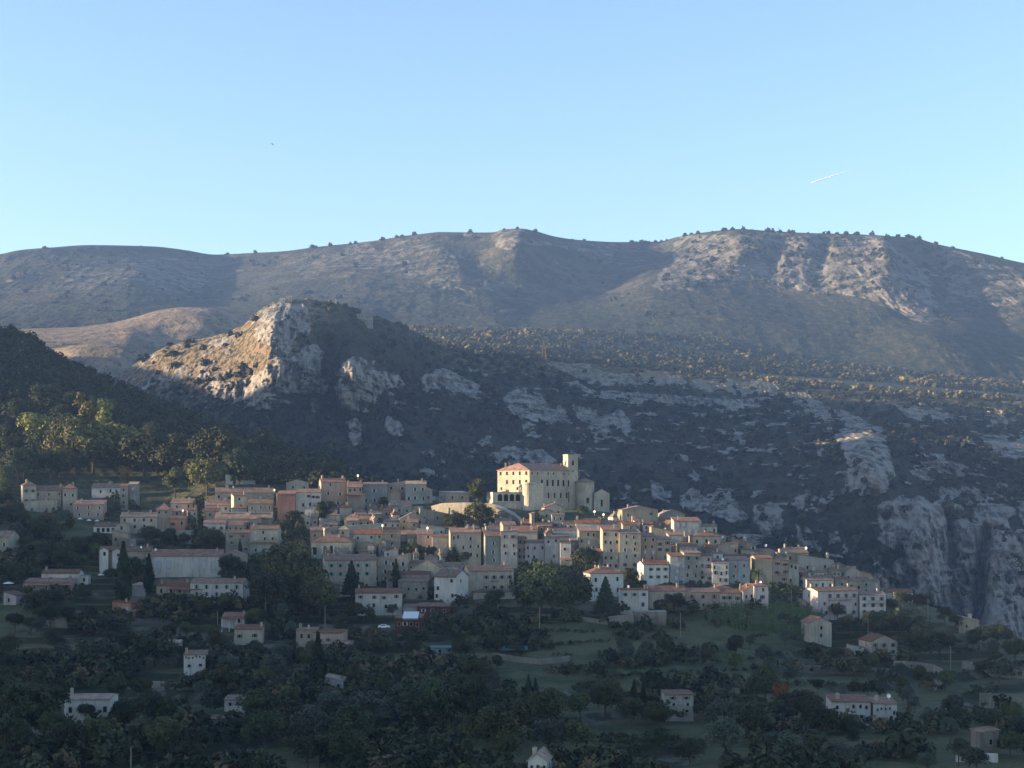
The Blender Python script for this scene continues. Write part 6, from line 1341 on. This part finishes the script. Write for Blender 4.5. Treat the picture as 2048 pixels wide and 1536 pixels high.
# wood of the plateau, with autumn colours, and scrub along the crests
def layer_points(rails, n, u0, u1, s0, s1, seed):
    g = np.random.RandomState(seed); us = np.linspace(u0, u1, 400); ss = np.linspace(s0, s1, 200); V, D = rails_eval(rails, us, ss)
    i = g.randint(0, 200, n); j = g.randint(0, 400, n); U = us[j]+g.uniform(-2, 2, n); return U, V[i, j], D[i, j]
U1, V1, D1 = layer_points(LOW, 2900, 800, 2100, 1.9, 4.35, 41)
U2, V2, D2_ = layer_points(CLIFF, 520, 900, 2100, 4.86, 5.02, 42)
U3, V3, D3 = layer_points(CLIFF, 4200, 230, 2120, 1.0, 4.9, 43)
ng0 = np.random.RandomState(9); kp = np.ones(len(U3), bool)
for pl in ROCK1: kp &= ~(inpoly(U3, V3, pl) & (ng0.uniform(0, 1, len(U3)) < .92))
lw = (V3 < np.interp(U3, [230,300,450,560,640,720], [860,790,755,720,640,560])) & (ng0.uniform(0, 1, len(U3)) < .78)
U3, V3 = U3[kp & ~lw], V3[kp & ~lw]
def W3(U, V, D): return np.stack([(U-CX)/F*D, D, (HZ-V)/F*D], 1)
def drop(objs, U, V):
    r_ = [hit(objs, u, v) for u, v in zip(U, V)]; return np.array([tuple(p) for p in r_ if p is not None])
au = np.concatenate([W3(U1, V1, D1), W3(U2, V2, D2_)]); ng = np.random.RandomState(44)
band = fbm(au[:, 0]/140, au[:, 1]/110, au[:, 0]*0, 3, 320)
tone = np.clip(.45+band*1.0+ng.normal(0, .14, len(au))+np.concatenate([np.zeros(len(U1)), np.full(len(U2), .45)]), 0, 1)
mass_k = .30
mass('woodland', 'autumn-tinted wood on the plateau above the cliffs', au-np.array([0, 0, 2.0]), ng.uniform(6, 13, len(au)), 34, tonemat('autumn leaves', (.030, .036, .020), (.075, .068, .030), (.15, .125, .05)), seed=46, colvar=tone)
sc_ = drop([cliffs, ground], U3, V3); sc_ = sc_[(sc_[:, 1] > 1150)]
mass('scrub', 'dark oak scrub dotted over the cliffs and ledges', sc_-np.array([0, 0, 1.5]), np.random.RandomState(3).uniform(5, 10, len(sc_)), 30, tonemat('scrub leaves', (.012, .018, .011), (.036, .042, .022), (.075, .06, .03)), seed=47)
gq = np.random.RandomState(50); uu = np.concatenate([gq.uniform(-20, 2060, 34), gq.uniform(1330, 1860, 40), gq.normal(1290, 30, 12), gq.uniform(1370, 1900, 130), gq.uniform(100, 420, 60), gq.uniform(0, 2048, 200)])
base = pchip([p[0] for p in SKY], [p[1] for p in SKY], uu); off = np.concatenate([np.full(86, 1.5), gq.uniform(6, 110, 130), gq.uniform(8, 120, 60), gq.uniform(8, 170, 200)])
mc = drop([mountain], uu, base+off)
mass('scrub', 'dark bushes dotted along the mountain crest', mc-np.array([0, 0, 2.5]), gq.uniform(4, 14, len(mc)), 40, tonemat('crest scrub leaves', (.014, .020, .013), (.036, .042, .024)), seed=51)
print('TREES', len(TREES))
